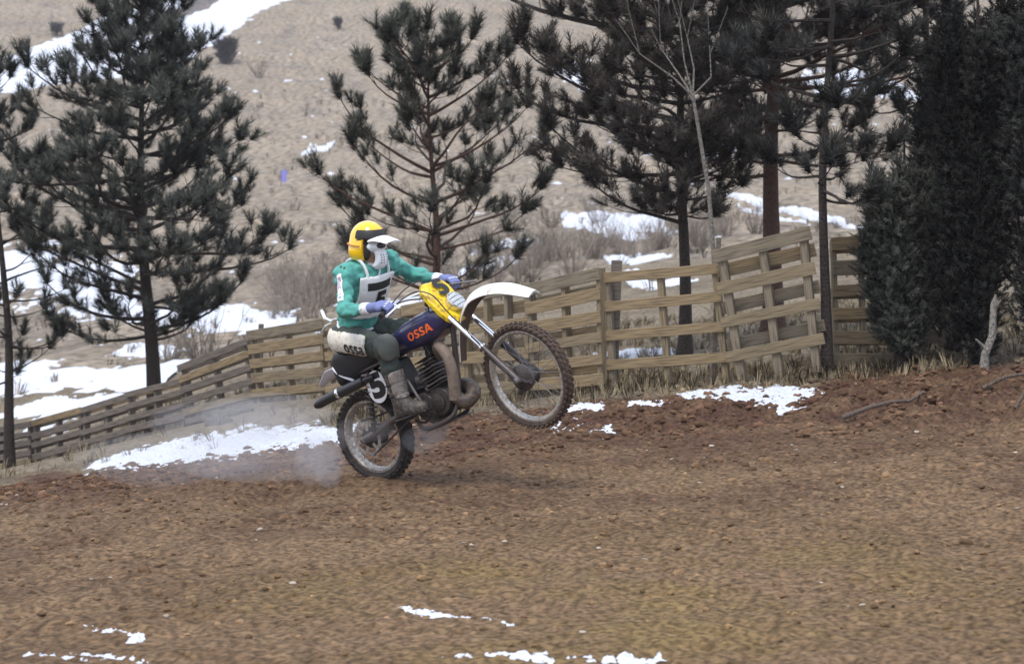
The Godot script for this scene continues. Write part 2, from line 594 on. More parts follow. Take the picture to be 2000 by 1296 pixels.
func on_ground(x: float, d: float, sink := 0.0) -> Vector3:
	return Vector3(x, ground_h(x, d) - sink, -d)

func layer_h(layer: String, x: float, d: float) -> float:
	match layer:
		"track": return ground_h(x, d)
		"field": return field_h(x, d)
		"hill": return hill_h(x, d)
		"apron": return apron_h(x, d)
		"piste": return piste_h(x, d)
		"fleck": return fleck_h(x, d)
	return snow_h(x, d)

func layer_colour(layer: String, x: float, d: float) -> Color:
	match layer:
		"track": return track_colour(x, d)
		"field": return field_colour(x, d)
		"hill": return hill_colour(x, d)
	return apron_colour(x, d)

func layer_keep(layer: String, x: float, d: float) -> bool:
	match layer:
		"piste": return piste_mask(x, d) > -0.3
		"fleck": return fleck_mask(x, d) > -0.1
	return snow_mask(x, d) > -0.25

func grid(xs: PackedFloat32Array, ds: PackedFloat32Array, layer: String) -> ArrayMesh:
	var coloured := layer in ["track", "field", "hill", "apron"]
	var w := xs.size()
	var hh := ds.size()
	var v := PackedVector3Array()
	v.resize(w * hh)
	var n := PackedVector3Array()
	n.resize(w * hh)
	var c := PackedColorArray()
	if coloured: c.resize(w * hh)
	for j in hh:
		for i in w:
			v[j * w + i] = Vector3(xs[i], layer_h(layer, xs[i], ds[j]), -ds[j])
			if coloured: c[j * w + i] = layer_colour(layer, xs[i], ds[j])
	for j in hh:
		for i in w:
			var ax := v[j * w + mini(i + 1, w - 1)] - v[j * w + maxi(i - 1, 0)]
			var az := v[mini(j + 1, hh - 1) * w + i] - v[maxi(j - 1, 0) * w + i]
			n[j * w + i] = ax.cross(az).normalized()
	var ix := PackedInt32Array()
	var kept := PackedByteArray()
	kept.resize(w * hh)
	if not coloured:
		for j in hh:
			for i in w:
				kept[j * w + i] = 1 if layer_keep(layer, xs[i], ds[j]) else 0
	for j in hh - 1:
		for i in w - 1:
			var k := j * w + i
			if not coloured and kept[k] + kept[k + 1] + kept[k + w] + kept[k + w + 1] == 0:
				continue
			ix.append_array([k, k + w, k + 1, k + 1, k + w, k + w + 1])
	if ix.is_empty():
		return null
	return indexed_mesh(v, n, ix, c)

func steps(a: float, b: float, s0: float, grow := 0.0) -> PackedFloat32Array:
	var r := PackedFloat32Array()
	var x := a
	var s := s0
	while x < b:
		r.append(x)
		x += s
		s *= 1.0 + grow
	r.append(b)
	return r

func mixc(a: Vector3, b: Vector3, t: float) -> Vector3:
	return a.lerp(b, clampf(t, 0.0, 1.0))

func straw(x: float, d: float) -> Vector3:
	var s := n4.get_noise_2d(x * 2.0, d * 1.2)
	var c := mixc(Vector3(0.30, 0.245, 0.16), Vector3(0.21, 0.18, 0.135), 0.5 + 1.2 * s)
	return mixc(c, Vector3(0.17, 0.135, 0.10), 0.5 + 1.6 * n1.get_noise_2d(x * 0.8 + 30.0, d * 0.5))

func track_colour(x: float, d: float) -> Color:
	var a := n1.get_noise_2d(x * 0.5 + 20.0, d * 0.5)
	var b := n2.get_noise_2d(x * 0.8, d * 0.8 + 60.0)
	var c := mixc(Vector3(0.225, 0.149, 0.088), Vector3(0.138, 0.086, 0.054), 0.45 + 0.9 * a + 0.7 * b)
	# yellower clay and flattened grass in the middle of the course, redder earth along the bank
	var ochre := bell(Vector2((x - 0.5) / 1.7, (d - 9.3) / 1.7).length())
	c = mixc(c, Vector3(0.232, 0.160, 0.076), ochre * (0.5 + 1.6 * a + 0.8 * b))
	var red := smoothstep(13.0, 16.5, d) * (0.66 + 0.6 * n1.get_noise_2d(x, d + 9.0))
	c = mixc(c, Vector3(0.098, 0.053, 0.037), red)
	c *= 1.0 + 0.45 * n3.get_noise_2d(x * 0.75, d * 0.6) + 0.34 * n2.get_noise_2d(x * 1.3 + 8.0, d * 1.1)
	var e := dirt_edge(x)
	return as_colour(mixc(c, straw(x, d), smoothstep(-0.35, 0.5, d - e + 1.3 * a + 0.5 * b)))

func as_colour(c: Vector3) -> Color:
	return Color(c.x, c.y, c.z)

func field_colour(x: float, d: float) -> Color:
	var c := straw(x, d)
	return as_colour(mixc(c, Vector3(0.29, 0.245, 0.185), 0.45 + 0.9 * n4.get_noise_2d(x * 0.7 + 11.0, d * 0.5)))

func hill_colour(x: float, d: float) -> Color:
	var a := n4.get_noise_2d(x * 0.25, d * 0.2)
	var b := n4.get_noise_2d(x * 0.9 + 50.0, d * 0.5)
	var c := mixc(Vector3(0.395, 0.335, 0.265), Vector3(0.32, 0.272, 0.215), 0.5 + 1.1 * a)
	c = mixc(c, Vector3(0.27, 0.235, 0.195), smoothstep(0.15, 0.5, b))
	c = mixc(c, Vector3(0.40, 0.325, 0.235), smoothstep(0.1, 0.5, -b) * 0.6)
	# brown scrub and bramble on the rough ground at the foot of the slope
	if d < 125.0:
		var scrub := bell((d - 88.0) / 24.0) * smoothstep(-0.25, 0.35, n4.get_noise_2d(x * 0.55 + 90.0, d * 0.3))
		c = mixc(c, Vector3(0.165, 0.14, 0.115), 0.85 * scrub)
	# the trodden lane between the two snow bands of the slope
	if lane(x, d) > 0.0:
		c = mixc(c, Vector3(0.19, 0.175, 0.17), lane(x, d))
	return as_colour(c)

func lane(x: float, d: float) -> float:
	return smoothstep(2.6, 1.4, absf(x - (-37.4 + (d - 261.0) * 0.225))) * smoothstep(222.0, 236.0, d)

func field_h(x: float, d: float) -> float:
	return ground_h(x, d) - 0.12 * smoothstep(21.8, 21.2, d) * smoothstep(6.4, 5.8, absf(x - 0.2))

func hill_h(x: float, d: float) -> float:
	return ground_h(x, d) - 0.3 * smoothstep(61.0, 58.0, d)

func apron_h(x: float, d: float) -> float:
	var cover := smoothstep(-20.0, -16.0, x) * smoothstep(20.0, 16.0, x) * smoothstep(4.0, 7.0, d)
	return smooth_h(x, d) - 0.05 - 0.45 * cover

func apron_colour(x: float, d: float) -> Color:
	return as_colour(mixc(straw(x, d), Vector3(0.13, 0.085, 0.058), smoothstep(22.0, 14.0, d) * smoothstep(14.0, 7.0, absf(x))))

func build_ground() -> void:
	structure("dirt_track", grid(steps(-5.6, 6.0, 0.033), steps(5.6, 22.0, 0.028, 0.0032), "track"), M.dirt, "churned red brown mud of the motocross track with clods")
	structure("meadow", grid(steps(-19.0, 19.0, 0.16), steps(15.0, 61.5, 0.13, 0.008), "field"), M.field, "dry straw coloured grass behind the pallet fence")
	structure("hillside", grid(steps(-150.0, 150.0, 1.25), steps(57.5, 400.0, 0.9, 0.008), "hill"), M.hill_grass, "tan dry grass hillside rising behind the trees")
	structure("ground", grid(steps(-150.0, 150.0, 2.5), steps(-55.0, 62.0, 2.0), "apron"), M.field, "bare earth and dry grass round the course")

# ------------------------------------------------------------------ snow lying on the ground
const SNOW := [
	["bank", 0.034, 2.4, [[-4.2, 21.5, 0.5], [-3.46, 21.4, 1.0], [-2.76, 20.8, 1.5], [-2.12, 19.95, 1.5], [-1.5, 19.45, 1.2]]],
	["patch", 0.034, 3.2, [[1.5, 18.75, 0.3], [1.92, 18.5, 0.85], [2.07, 17.9, 1.15], [2.42, 17.95, 1.05], [2.6, 18.15, 0.3]]],
	["bits", 0.022, 3.5, [[0.28, 17.05, 0.5], [0.53, 17.05, 0.5], [0.8, 16.4, 0.25]]],
	["bits", 0.022, 4.0, [[1.05, 18.6, 0.24], [1.42, 18.35, 0.24]]],
	["bits", 0.022, 4.0, [[0.45, 18.95, 0.4], [0.8, 18.75, 0.32]]],
	["streak", 0.012, 8.0, [[-0.75, 9.55, 0.05], [-0.38, 9.15, 0.06], [-0.22, 8.95, 0.06], [0.0, 8.75, 0.04]]],
	["streak", 0.02, 7.0, [[-1.9, 9.15, 0.05], [-1.75, 9.0, 0.06], [-1.55, 8.82, 0.07]]],
	["streak", 0.03, 6.0, [[-1.95, 8.4, 0.11], [-1.72, 8.33, 0.10], [-1.40, 8.22, 0.06]]],
	["streak", 0.03, 6.0, [[-0.24, 8.05, 0.04], [0.06, 8.02, 0.075], [0.27, 7.95, 0.05], [0.54, 7.95, 0.065]]],
	["field", 0.16, 0.30, [[-22.0, 69.0, 5.5], [-17.37, 66.0, 5.5], [-12.7, 58.0, 5.2], [-7.3, 47.0, 4.6]]],
	["field", 0.10, 0.7, [[-9.98, 43.05, 1.7], [-8.53, 40.6, 2.3], [-7.2, 39.5, 1.8]]],
	["field", 0.08, 0.9, [[-8.2, 37.7, 1.3], [-7.58, 37.0, 1.9], [-7.0, 36.5, 1.0]]],
	["field", 0.3, 0.28, [[-21.0, 103.0, 4.0], [-15.22, 92.0, 3.8], [-11.12, 83.0, 5.5], [-7.5, 73.0, 3.4]]],
	["field", 0.3, 0.28, [[-30.0, 115.0, 7.0], [-23.76, 111.0, 6.5], [-19.8, 105.5, 6.0]]],
	["field", 0.12, 0.6, [[-13.3, 72.0, 2.4], [-9.8, 63.5, 2.2]]],
	["field", 0.05, 1.6, [[-7.9, 34.15, 0.45], [-7.0, 33.5, 0.5]]],
	["mid", 0.4, 0.35, [[2.6, 109.0, 3.0], [4.9, 102.0, 7.5], [7.0, 99.0, 5.5]]],
	["mid", 0.2, 0.6, [[-2.1, 88.0, 2.2], [0.2, 88.0, 2.2]]],
	["mid", 0.2, 0.6, [[-1.8, 97.0, 2.0], [1.2, 96.0, 3.6]]],
	["mid", 0.06, 1.6, [[1.1, 26.75, 0.7], [1.95, 26.0, 0.7]]],
	["mid", 0.2, 0.6, [[3.5, 77.5, 2.8], [5.2, 71.5, 2.8]]],
	["mid", 0.12, 0.6, [[3.0, 52.6, 3.6], [4.1, 49.5, 1.8]]],
	["mid", 0.4, 0.4, [[12.3, 119.5, 3.0], [14.0, 109.0, 4.2], [14.9, 94.5, 5.0]]],
	["mid", 0.2, 0.6, [[12.1, 113.0, 1.4], [13.1, 97.5, 2.8]]],
	["mid", 0.3, 0.5, [[-16.2, 167.5, 2.6], [-14.3, 168.5, 2.3]]],
	["mid", 0.5, 0.3, [[4.0, 214.5, 7.0], [9.2, 196.0, 7.0]]],
	["mid", 0.2, 0.5, [[-5.6, 74.0, 3.2], [-2.6, 65.0, 4.6]]],
	["mid", 0.2, 0.5, [[-7.6, 69.5, 2.5], [-4.7, 58.95, 3.0]]],
	["mid", 0.5, 0.3, [[27.5, 195.0, 7.0], [33.19, 198.0, 7.25], [35.5, 189.0, 5.25]]],
	["mid", 0.5, 0.3, [[10.8, 146.0, 3.5], [16.2, 154.5, 3.5]]],
]
var snow_now: Array
var snow_thick := 0.05
var snow_freq := 1.0
var snow_less := 0.0

func snow_mask(x: float, d: float) -> float:
	var q: Array = snow_now
	var n := q.size()
	var a: Array = q[0]
	var z: Array = q[n - 1]
	var k := 0
	while k < n - 2 and x > q[k + 1][0]:
		k += 1
	var p: Array = q[k]
	var r: Array = q[k + 1]
	var t := clampf((x - p[0]) / (r[0] - p[0]), 0.0, 1.0)
	var c := lerpf(p[1], r[1], t)
	var hw := lerpf(p[2], r[2], t)
	var m := 1.0 - absf(d - c) / hw
	var e: float = 0.12 * (z[0] - a[0])
	m = minf(m, minf((x - a[0]) / e, (z[0] - x) / e))
	if snow_less > 0.2:
		# last crumbs of a melted strip
		return minf(m, 0.4) + 0.5 * n1.get_noise_2d(x * snow_freq * 0.5, d * snow_freq * 0.5) + 0.9 * n2.get_noise_2d(x * 1.7, d * 1.1) + 0.6 * n3.get_noise_2d(x * 1.3, d) - 0.28
	return minf(m, 0.75) + 0.85 * n1.get_noise_2d(x * snow_freq, d * snow_freq * 0.55) + 0.75 * n2.get_noise_2d(x * snow_freq * 0.8, d * snow_freq * 0.5) - snow_less

func snow_h(x: float, d: float) -> float:
	var m := clampf(snow_mask(x, d), -0.6, 0.7)
	var h := ground_h(x, d)
	if snow_less > 0.2:
		h = lerpf(smooth_h(x, d) - 0.010, h, 0.25) + 0.008 * n3.get_noise_2d(x * 2.0, d * 2.0)
	elif d < 23.0:
		h = lerpf(smooth_h(x, d) + 0.004, h, 0.35) + 0.006 * n3.get_noise_2d(x, d)
	return h + snow_thick * (m if m < 0.0 else sqrt(m) * 0.85)

func piste_mask(x: float, d: float) -> float:
	var l := -53.5 + (d - 222.0) * 0.245
	var r := curve_at([-56.0, -48.0, -33.9, -31.4, -30.6, -27.3, -24.0, -15.0], clampf((d - 190.0) / 98.0, 0.0, 0.999))
	var m := minf((x - l) / 2.5, (r - x) / 2.5)
	m = minf(m, 1.1 - 2.2 * lane(x, d))
	return minf(m, 1.2) + 0.45 * n4.get_noise_2d(x * 0.8, d * 0.4) + 0.3 * n4.get_noise_2d(x * 2.6, d * 1.6)

func piste_h(x: float, d: float) -> float:
	return ground_h(x, d) + 0.7 * clampf(piste_mask(x, d), -0.7, 0.6)

func fleck_mask(x: float, d: float) -> float:
	return n4.get_noise_2d(x * 2.3 + 17.0, d * 1.0) + 0.5 * n1.get_noise_2d(x * 1.1, d * 0.5) - 0.66

func fleck_h(x: float, d: float) -> float:
	return ground_h(x, d) + 0.5 * clampf(fleck_mask(x, d), -0.4, 0.3)

func build_snow() -> void:
	for s in SNOW:
		snow_now = s[3]
		snow_thick = s[1]
		snow_freq = s[2]
		snow_less = {"streak": 0.22, "bits": 0.08}.get(s[0], 0.0)
		var lo := 1e9
		var hi := -1e9
		for q in snow_now:
			lo = minf(lo, q[1] - 1.4 * q[2])
			hi = maxf(hi, q[1] + 1.4 * q[2])
		var x0: float = snow_now[0][0]
		var x1: float = snow_now[snow_now.size() - 1][0]
		var st := clampf((x1 - x0) / 70.0, 0.012, 0.4)
		var sd := clampf((hi - lo) / 70.0, 0.012, 0.6)
		var me := grid(steps(x0 - 0.05, x1 + 0.05, st), steps(lo, hi, sd), "snow")
		if me:
			structure("snow", me, M.snow, "white patch of melting snow on the ground")
	var pm := grid(steps(-75.0, -10.0, 0.6), steps(175.0, 330.0, 0.9), "piste")
	structure("snow", pm, M.snow, "broad white snow band running up the hillside")
	structure("snow", grid(steps(-40.0, 45.0, 0.55), steps(66.0, 235.0, 0.9), "fleck"), M.snow, "scattered flecks of old snow on the hillside")
# ------------------------------------------------------------------ pallet fence
func board_basis(l: Vector3, r: Vector3, up: Vector3) -> Basis:
	var x := (r - l).normalized()
	var z := x.cross(up).normalized()
	return Basis(x, z.cross(x).normalized(), z)

func pallet(label: String, tl: Vector3, bl: Vector3, tr: Vector3, br: Vector3, boards: int, fill: float, o := {}) -> void:
	var base := (bl + br) * 0.5
	var t := thing("pallet", label, "pallet", Transform3D(Basis(), base), "wooden pallets standing in the fence line")
	var h := ((tl - bl).length() + (tr - br).length()) * 0.5
	var w := ((tr - tl).length() + (br - bl).length()) * 0.5
	var grey: bool = o.get("grey", false)
	var bh := h / boards * fill
	var shapes := []
	for k in 3:
		var mb := MB.new()
		mb.box(Vector3.ZERO, Vector3(w + rng.randf_range(-0.015, 0.02), bh * [1.0, 0.88, 1.07][k], 0.019), Basis(), 0.004)
		shapes.append(mb.commit(20.0))
	var bb := board_basis((bl + tl) * 0.5, (br + tr) * 0.5, (tl - bl + tr - br).normalized())
	for face in o.get("faces", [1, -1]):
		var nb := boards if face > 0 else int(o.get("back", boards))
		for k in nb:
			var f := (k + 0.5) / nb if nb == boards else (k + 0.5) / nb * 0.98
			if nb == boards and boards > 1:
				f = lerpf(fill * 0.5 / boards, 1.0 - fill * 0.5 / boards, float(k) / (boards - 1))
			f += rng.randf_range(-0.012, 0.012) - (0.012 if face < 0 else 0.0)
			var l := bl.lerp(tl, f) + Vector3(0, rng.randf_range(-0.008, 0.008), 0)
			var r := br.lerp(tr, f) + Vector3(0, rng.randf_range(-0.008, 0.008), 0)
			var b := board_basis(l, r, (tl - bl).normalized())
			var m: Material = M.grey_board if grey and rng.randf() < 0.75 else M["board%d" % rng.randi_range(0, 2)]
			var c := part(t, "board", shapes[rng.randi_range(0, 2)], m)
			c.transform = Transform3D(b, (l + r) * 0.5 - base + bb.z * 0.056 * face)
	var ext: float = o.get("legs", 0.02)
	for f in o.get("stringers", [0.045, 0.5, 0.955]):
		var p := bl.lerp(br, f)
		var q := tl.lerp(tr, f)
		var up := (q - p).normalized()
		p -= up * ext
		var mb := MB.new()
		mb.box(Vector3.ZERO, Vector3((p - q).length() - 0.02, o.get("thick", 0.05), 0.088), Basis(), 0.004)
		var b := Basis(up, -bb.x, bb.z)
		var c := part(t, "stringer", mb.commit(20.0), M.grey_board if grey else M["board%d" % rng.randi_range(0, 1)])
		c.transform = Transform3D(b.orthonormalized(), (p + q) * 0.5 - base)

func fence_post(label: String, at: Vector3, h: float, w: float) -> void:
	var t := thing("fence_post", label, "post", Transform3D(Basis(), at), "posts holding up the pallet fence")
	var mb := MB.new()
	var b := Basis(Vector3(0.03, 1, 0.02).normalized(), Vector3(-1, 0.03, 0).normalized(), Vector3(0, 0, 1)).orthonormalized()
	mb.box(Vector3(0, h * 0.5 - 0.15, 0), Vector3(h + 0.3, w, w * 0.9), b, 0.006)
	part(t, "shaft", mb.commit(20.0), M.grey_board)

func build_fence() -> void:
	var low := "grey five board pallet between the slender pine and the broad pine"
	pallet("grey six board pallet at the lowest end of the fence by the slender pine", Vector3(-7.98, -1.3, -31.2), Vector3(-7.99, -2.06, -31.2), Vector3(-6.76, -1.02, -30.0), Vector3(-6.77, -1.77, -30.0), 6, 0.64, {"grey": true})
	pallet(low, Vector3(-6.71, -1.01, -29.8), Vector3(-6.69, -1.71, -29.8), Vector3(-5.82, -0.74, -28.9), Vector3(-5.83, -1.42, -28.9), 5, 0.62, {"grey": true})
	pallet(low, Vector3(-5.8, -0.73, -28.8), Vector3(-5.81, -1.41, -28.8), Vector3(-4.95, -0.44, -27.8), Vector3(-4.95, -1.14, -27.8), 5, 0.60, {"grey": true})
	pallet("grey five board pallet right below the broad pine's trunk", Vector3(-4.99, -0.43, -27.6), Vector3(-4.97, -1.13, -27.6), Vector3(-4.07, -0.17, -26.6), Vector3(-4.06, -0.85, -26.6), 5, 0.61, {"grey": true})
	pallet("steeply sloping grey pallet stepping up beside the snowy pine trunk", Vector3(-4.11, -0.02, -26.4), Vector3(-4.01, -0.75, -26.4), Vector3(-3.11, 0.38, -25.2), Vector3(-3.01, -0.45, -25.2), 6, 0.60, {"grey": true})
	pallet("six board brown pallet in the fence right behind the motorcycle's tail", Vector3(-3.09, 0.48, -25.0), Vector3(-2.97, -0.47, -25.0), Vector3(-2.06, 0.67, -23.8), Vector3(-2.07, -0.32, -23.8), 6, 0.66, {})
	pallet("brown pallet mostly hidden behind the rider's legs and the engine", Vector3(-2.05, 0.64, -23.7), Vector3(-2.05, -0.34, -23.7), Vector3(-1.16, 0.82, -22.9), Vector3(-1.16, -0.2, -22.9), 6, 0.68, {})
	pallet("brown pallet mostly hidden behind the yellow number plate and blue tank", Vector3(-1.14, 0.83, -22.8), Vector3(-1.14, -0.18, -22.8), Vector3(-0.45, 0.99, -22.0), Vector3(-0.45, -0.1, -22.0), 6, 0.66, {})
	pallet("open pallet with few boards seen under the white front fender", Vector3(-0.5, 1.0, -21.9), Vector3(-0.45, -0.05, -21.9), Vector3(0.2, 1.14, -21.2), Vector3(0.2, 0.03, -21.2), 4, 0.42, {"stringers": [0.03, 0.36, 0.66, 0.96], "back": 3})
	pallet("tan six board pallet behind the raised front tyre", Vector3(0.15, 1.11, -21.0), Vector3(0.21, 0.06, -21.0), Vector3(0.88, 1.31, -20.3), Vector3(0.9, 0.16, -20.3), 6, 0.62, {"back": 3})
	pallet("wide open pallet with four thin boards in front of a dark trunk", Vector3(0.87, 1.24, -20.4), Vector3(0.92, 0.31, -20.4), Vector3(1.94, 1.34, -20.0), Vector3(2.04, 0.42, -20.0), 4, 0.42, {"faces": [1], "stringers": [0.04, 0.5, 0.97], "legs": 0.26, "thick": 0.06})
	pallet("tilted pallet of four thick planks standing higher than its neighbours", Vector3(1.86, 1.46, -19.9), Vector3(2.04, 0.42, -19.9), Vector3(2.77, 1.7, -19.6), Vector3(2.88, 0.6, -19.6), 4, 0.44, {"back": 3, "stringers": [0.1, 0.5, 0.9], "legs": 0.26, "thick": 0.075})
	pallet("weathered six board pallet between the thin trunk and the juniper", Vector3(3.02, 1.57, -20.2), Vector3(3.06, 0.36, -20.2), Vector3(3.59, 1.6, -20.2), Vector3(3.63, 0.36, -20.2), 6, 0.62, {})
	pallet("weathered pallet hidden behind the dark junipers", Vector3(3.62, 1.59, -20.25), Vector3(3.63, 0.36, -20.25), Vector3(4.22, 1.6, -20.2), Vector3(4.23, 0.37, -20.2), 6, 0.60, {})
	fence_post("square brown post between the six board and the wide open pallet", Vector3(0.985, 0.1, -20.52), 1.26, 0.1)
	fence_post("thin post rising beside the tilted thick plank pallet", Vector3(1.93, 0.2, -20.16), 1.38, 0.045)
	fence_post("grey post where the sloping pallet meets the brown one", Vector3(-3.0, -0.55, -25.25), 1.1, 0.06)
# ------------------------------------------------------------------ trees
func shoot_mesh(length: float, needle: float, count: int, spread: float, width: float, seed_: int) -> ArrayMesh:
	# one leafy shoot: needles of its own round a thin stem, growing along +y
	var g := RandomNumberGenerator.new()
	g.seed = seed_
	var v := PackedVector3Array()
	var n := PackedVector3Array()
	var ix := PackedInt32Array()
	for i in count:
		var t := float(i) / count
		var a := i * 2.39996 + g.randf_range(-0.3, 0.3)
		var rad := Vector3(cos(a), 0, sin(a))
		var sp := spread * lerpf(1.15, 0.45, t * t) * g.randf_range(0.8, 1.2)
		var dir := (rad * sin(sp) + Vector3.UP * cos(sp)).normalized()
		var p := Vector3(0, t * length, 0)
		var side := dir.cross(Vector3.UP).normalized().rotated(dir, g.randf_range(-0.8, 0.8)) * width * 0.5
		var nn := side.cross(dir).normalized()
		if nn.dot(rad + Vector3(0, 0.5, 0)) < 0.0: nn = -nn
		var k := v.size()
		v.append_array([p - side, p + side, p + dir * needle * g.randf_range(0.8, 1.15)])
		n.append_array([nn, nn, nn])
		ix.append_array([k, k + 1, k + 2])
	return indexed_mesh(v, n, ix)

var pine_shoot: ArrayMesh
var juniper_spray: ArrayMesh

func aim(dir: Vector3, s: float, spin: float) -> Basis:
	var y := dir.normalized()
	var x := y.cross(Vector3(0.31, 0.2, 0.93)).normalized()
	return Basis(x.rotated(y, spin) * s, y * s, x.cross(y).rotated(y, spin) * s)

func tuft(xfs: Array, g: RandomNumberGenerator, p: Vector3, dir: Vector3, n: int, size: float) -> void:
	# a clump of needle shoots fanning out from the end of a twig
	for c in n:
		var sd := (dir * 0.9 + Vector3.UP * 0.55 + Vector3(g.randf_range(-1, 1), g.randf_range(-0.6, 0.8), g.randf_range(-1, 1)) * 0.85).normalized()
		xfs.append(Transform3D(aim(sd, size * g.randf_range(0.7, 1.3), g.randf() * TAU), p - dir * g.randf() * 0.05))

func pine(label: String, x: float, d: float, h: float, r0: float, crown: float, R: float, o := {}) -> void:
	var g := RandomNumberGenerator.new()
	g.seed = int(o.get("seed", 5))
	var base := on_ground(x, d, 0.08)
	var t := thing("pine_tree", label, "tree", Transform3D(Basis(), base), "pines standing behind the fence")
	var mb := MB.new()
	var lean: Vector3 = o.get("lean", Vector3.ZERO)
	var pts := PackedVector3Array()
	var rad := PackedFloat32Array()
	var n := 18
	for k in n:
		var f := float(k) / (n - 1)
		pts.append(Vector3(0.06 * sin(f * 7.0 + x) * minf(f * 3.0, 1.0), f * h, 0.06 * cos(f * 6.0 + d) * f) + lean * f * h)
		rad.append(maxf(r0 * (1.0 + 0.5 * exp(-f * 25.0)) * (1.0 - 0.93 * pow(f, 0.85)), 0.008))
	mb.tube(pts, rad, 10)
	var xfs := []
	var cols := []
	var y := crown
	var spin := float(o.get("seed", 5))
	var dens: float = o.get("dense", 1.0)
	var tint: Vector3 = o.get("tint", Vector3(0.078, 0.086, 0.074))
	var fluff: float = o.get("fluff", 1.0)
	var bias: Vector3 = o.get("bias", Vector3.ZERO)
	var prof: Array = o.get("prof", [0.72, 0.95, 1.0, 0.92, 0.78, 0.6, 0.42, 0.16])
	while y < h * 0.98:
		var f := (y - crown) / (h - crown)
		var pr := curve_at(prof, clampf(f, 0.0, 0.999))
		var nb := g.randi_range(3, 6)
		spin += g.randf_range(0.4, 1.1)
		for b in nb:
			var az := spin + TAU * b / nb + g.randf_range(-0.4, 0.4)
			var od := Vector3(cos(az), 0, sin(az))
			var L := (R * pr + 0.1) * (g.randf_range(0.45, 1.12) if g.randf() < 0.6 else g.randf_range(0.85, 1.1)) * (1.0 + od.dot(bias))
			if L < 0.12: continue
			var yy := clampf(y + g.randf_range(-0.12, 0.12), 0.0, h * 0.985)
			var k0 := yy / h * (n - 1)
			var st := pts[int(k0)].lerp(pts[mini(int(k0) + 1, n - 1)], k0 - floor(k0))
			var el := lerpf(float(o.get("el0", 0.05)), 0.7, f * f) + g.randf_range(-0.22, 0.2)
			var bp := PackedVector3Array([st])
			var br := PackedFloat32Array()
			var m := 7
			var dir := (od * cos(el) + Vector3.UP * sin(el)).normalized()
			for k in m:
				var side := Vector3(-od.z, 0, od.x) * g.randf_range(-0.28, 0.28)
				dir = (dir + Vector3.UP * (g.randf_range(-0.10, 0.12) + 0.045 * k * 0.6) + side).normalized()
				bp.append(bp[k] + dir * L / m)
			for k in m + 1:
				br.append(maxf((0.009 + 0.011 * L) * (1.0 - 0.8 * k / m) * float(o.get("limb", 1.0)), 0.004))
			mb.tube(bp, br, 5, false)
			var bare: float = float(o.get("bare", 0.25)) * clampf(L / R, 0.3, 1.0)
			var q := bare + g.randf() * 0.1
			var flip := 1.0
			while q < 0.97:
				var kk := q * m
				var p := bp[int(kk)].lerp(bp[mini(int(kk) + 1, m)], kk - floor(kk))
				var bd := (bp[mini(int(kk) + 1, m)] - bp[int(kk)]).normalized()
				flip = -flip
				if g.randf() < 0.92 * dens:
					var tl := g.randf_range(0.16, 0.55) * clampf(L, 0.4, 1.5) * lerpf(1.0, 0.55, q) * 0.8 + 0.08
					var td := (bd * 0.75 + Vector3(-od.z, 0, od.x) * flip * g.randf_range(0.35, 1.1) + Vector3.UP * g.randf_range(-0.25, 0.55)).normalized()
					var mid := p + td * tl * 0.55
					td = (td + Vector3.UP * g.randf_range(0.0, 0.5) + Vector3(g.randf_range(-0.3, 0.3), 0, g.randf_range(-0.3, 0.3))).normalized()
					var e := mid + td * tl * 0.45
					mb.tube(PackedVector3Array([p, mid, e]), PackedFloat32Array([0.007, 0.005, 0.003]), 3, false)
					tuft(xfs, g, e, td, g.randi_range(4, 7), fluff)
					if tl > 0.2:
						tuft(xfs, g, mid + Vector3(g.randf_range(-0.05, 0.05), g.randf_range(0.0, 0.08), g.randf_range(-0.05, 0.05)), td, g.randi_range(1, 4), 0.9 * fluff)
				q += 0.14 / maxf(L, 0.3) * g.randf_range(0.6, 1.5)
			tuft(xfs, g, bp[m], (dir + Vector3.UP * 0.6).normalized(), 4, fluff)
			for c in 4:
				xfs.append(Transform3D(aim((dir * 0.45 + Vector3.UP + Vector3(g.randf_range(-0.5, 0.5), 0, g.randf_range(-0.5, 0.5))).normalized(), fluff * g.randf_range(1.2, 1.9), g.randf() * TAU), bp[m] - dir * 0.03))
		y += lerpf(0.30, 0.20, f) * g.randf_range(0.8, 1.25) * float(o.get("gap", 1.0))
	for c in 8:
		xfs.append(Transform3D(aim(Vector3(g.randf_range(-0.5, 0.5), 1, g.randf_range(-0.5, 0.5)), 1.4, g.randf() * TAU), pts[n - 1] - Vector3(0, 0.08 * c, 0)))
	for i in xfs.size():
		var s := g.randf_range(0.6, 1.5)
		var w := g.randf_range(-0.006, 0.010)
		cols.append(Color(tint.x * s + w, tint.y * s + w * 0.5, tint.z * s))
	part(t, "trunk", mb.commit(60.0), o.get("bark", M.bark))
	swarm(t, "crown", pine_shoot, M.needles, xfs, cols).set_meta("kind", "stuff")

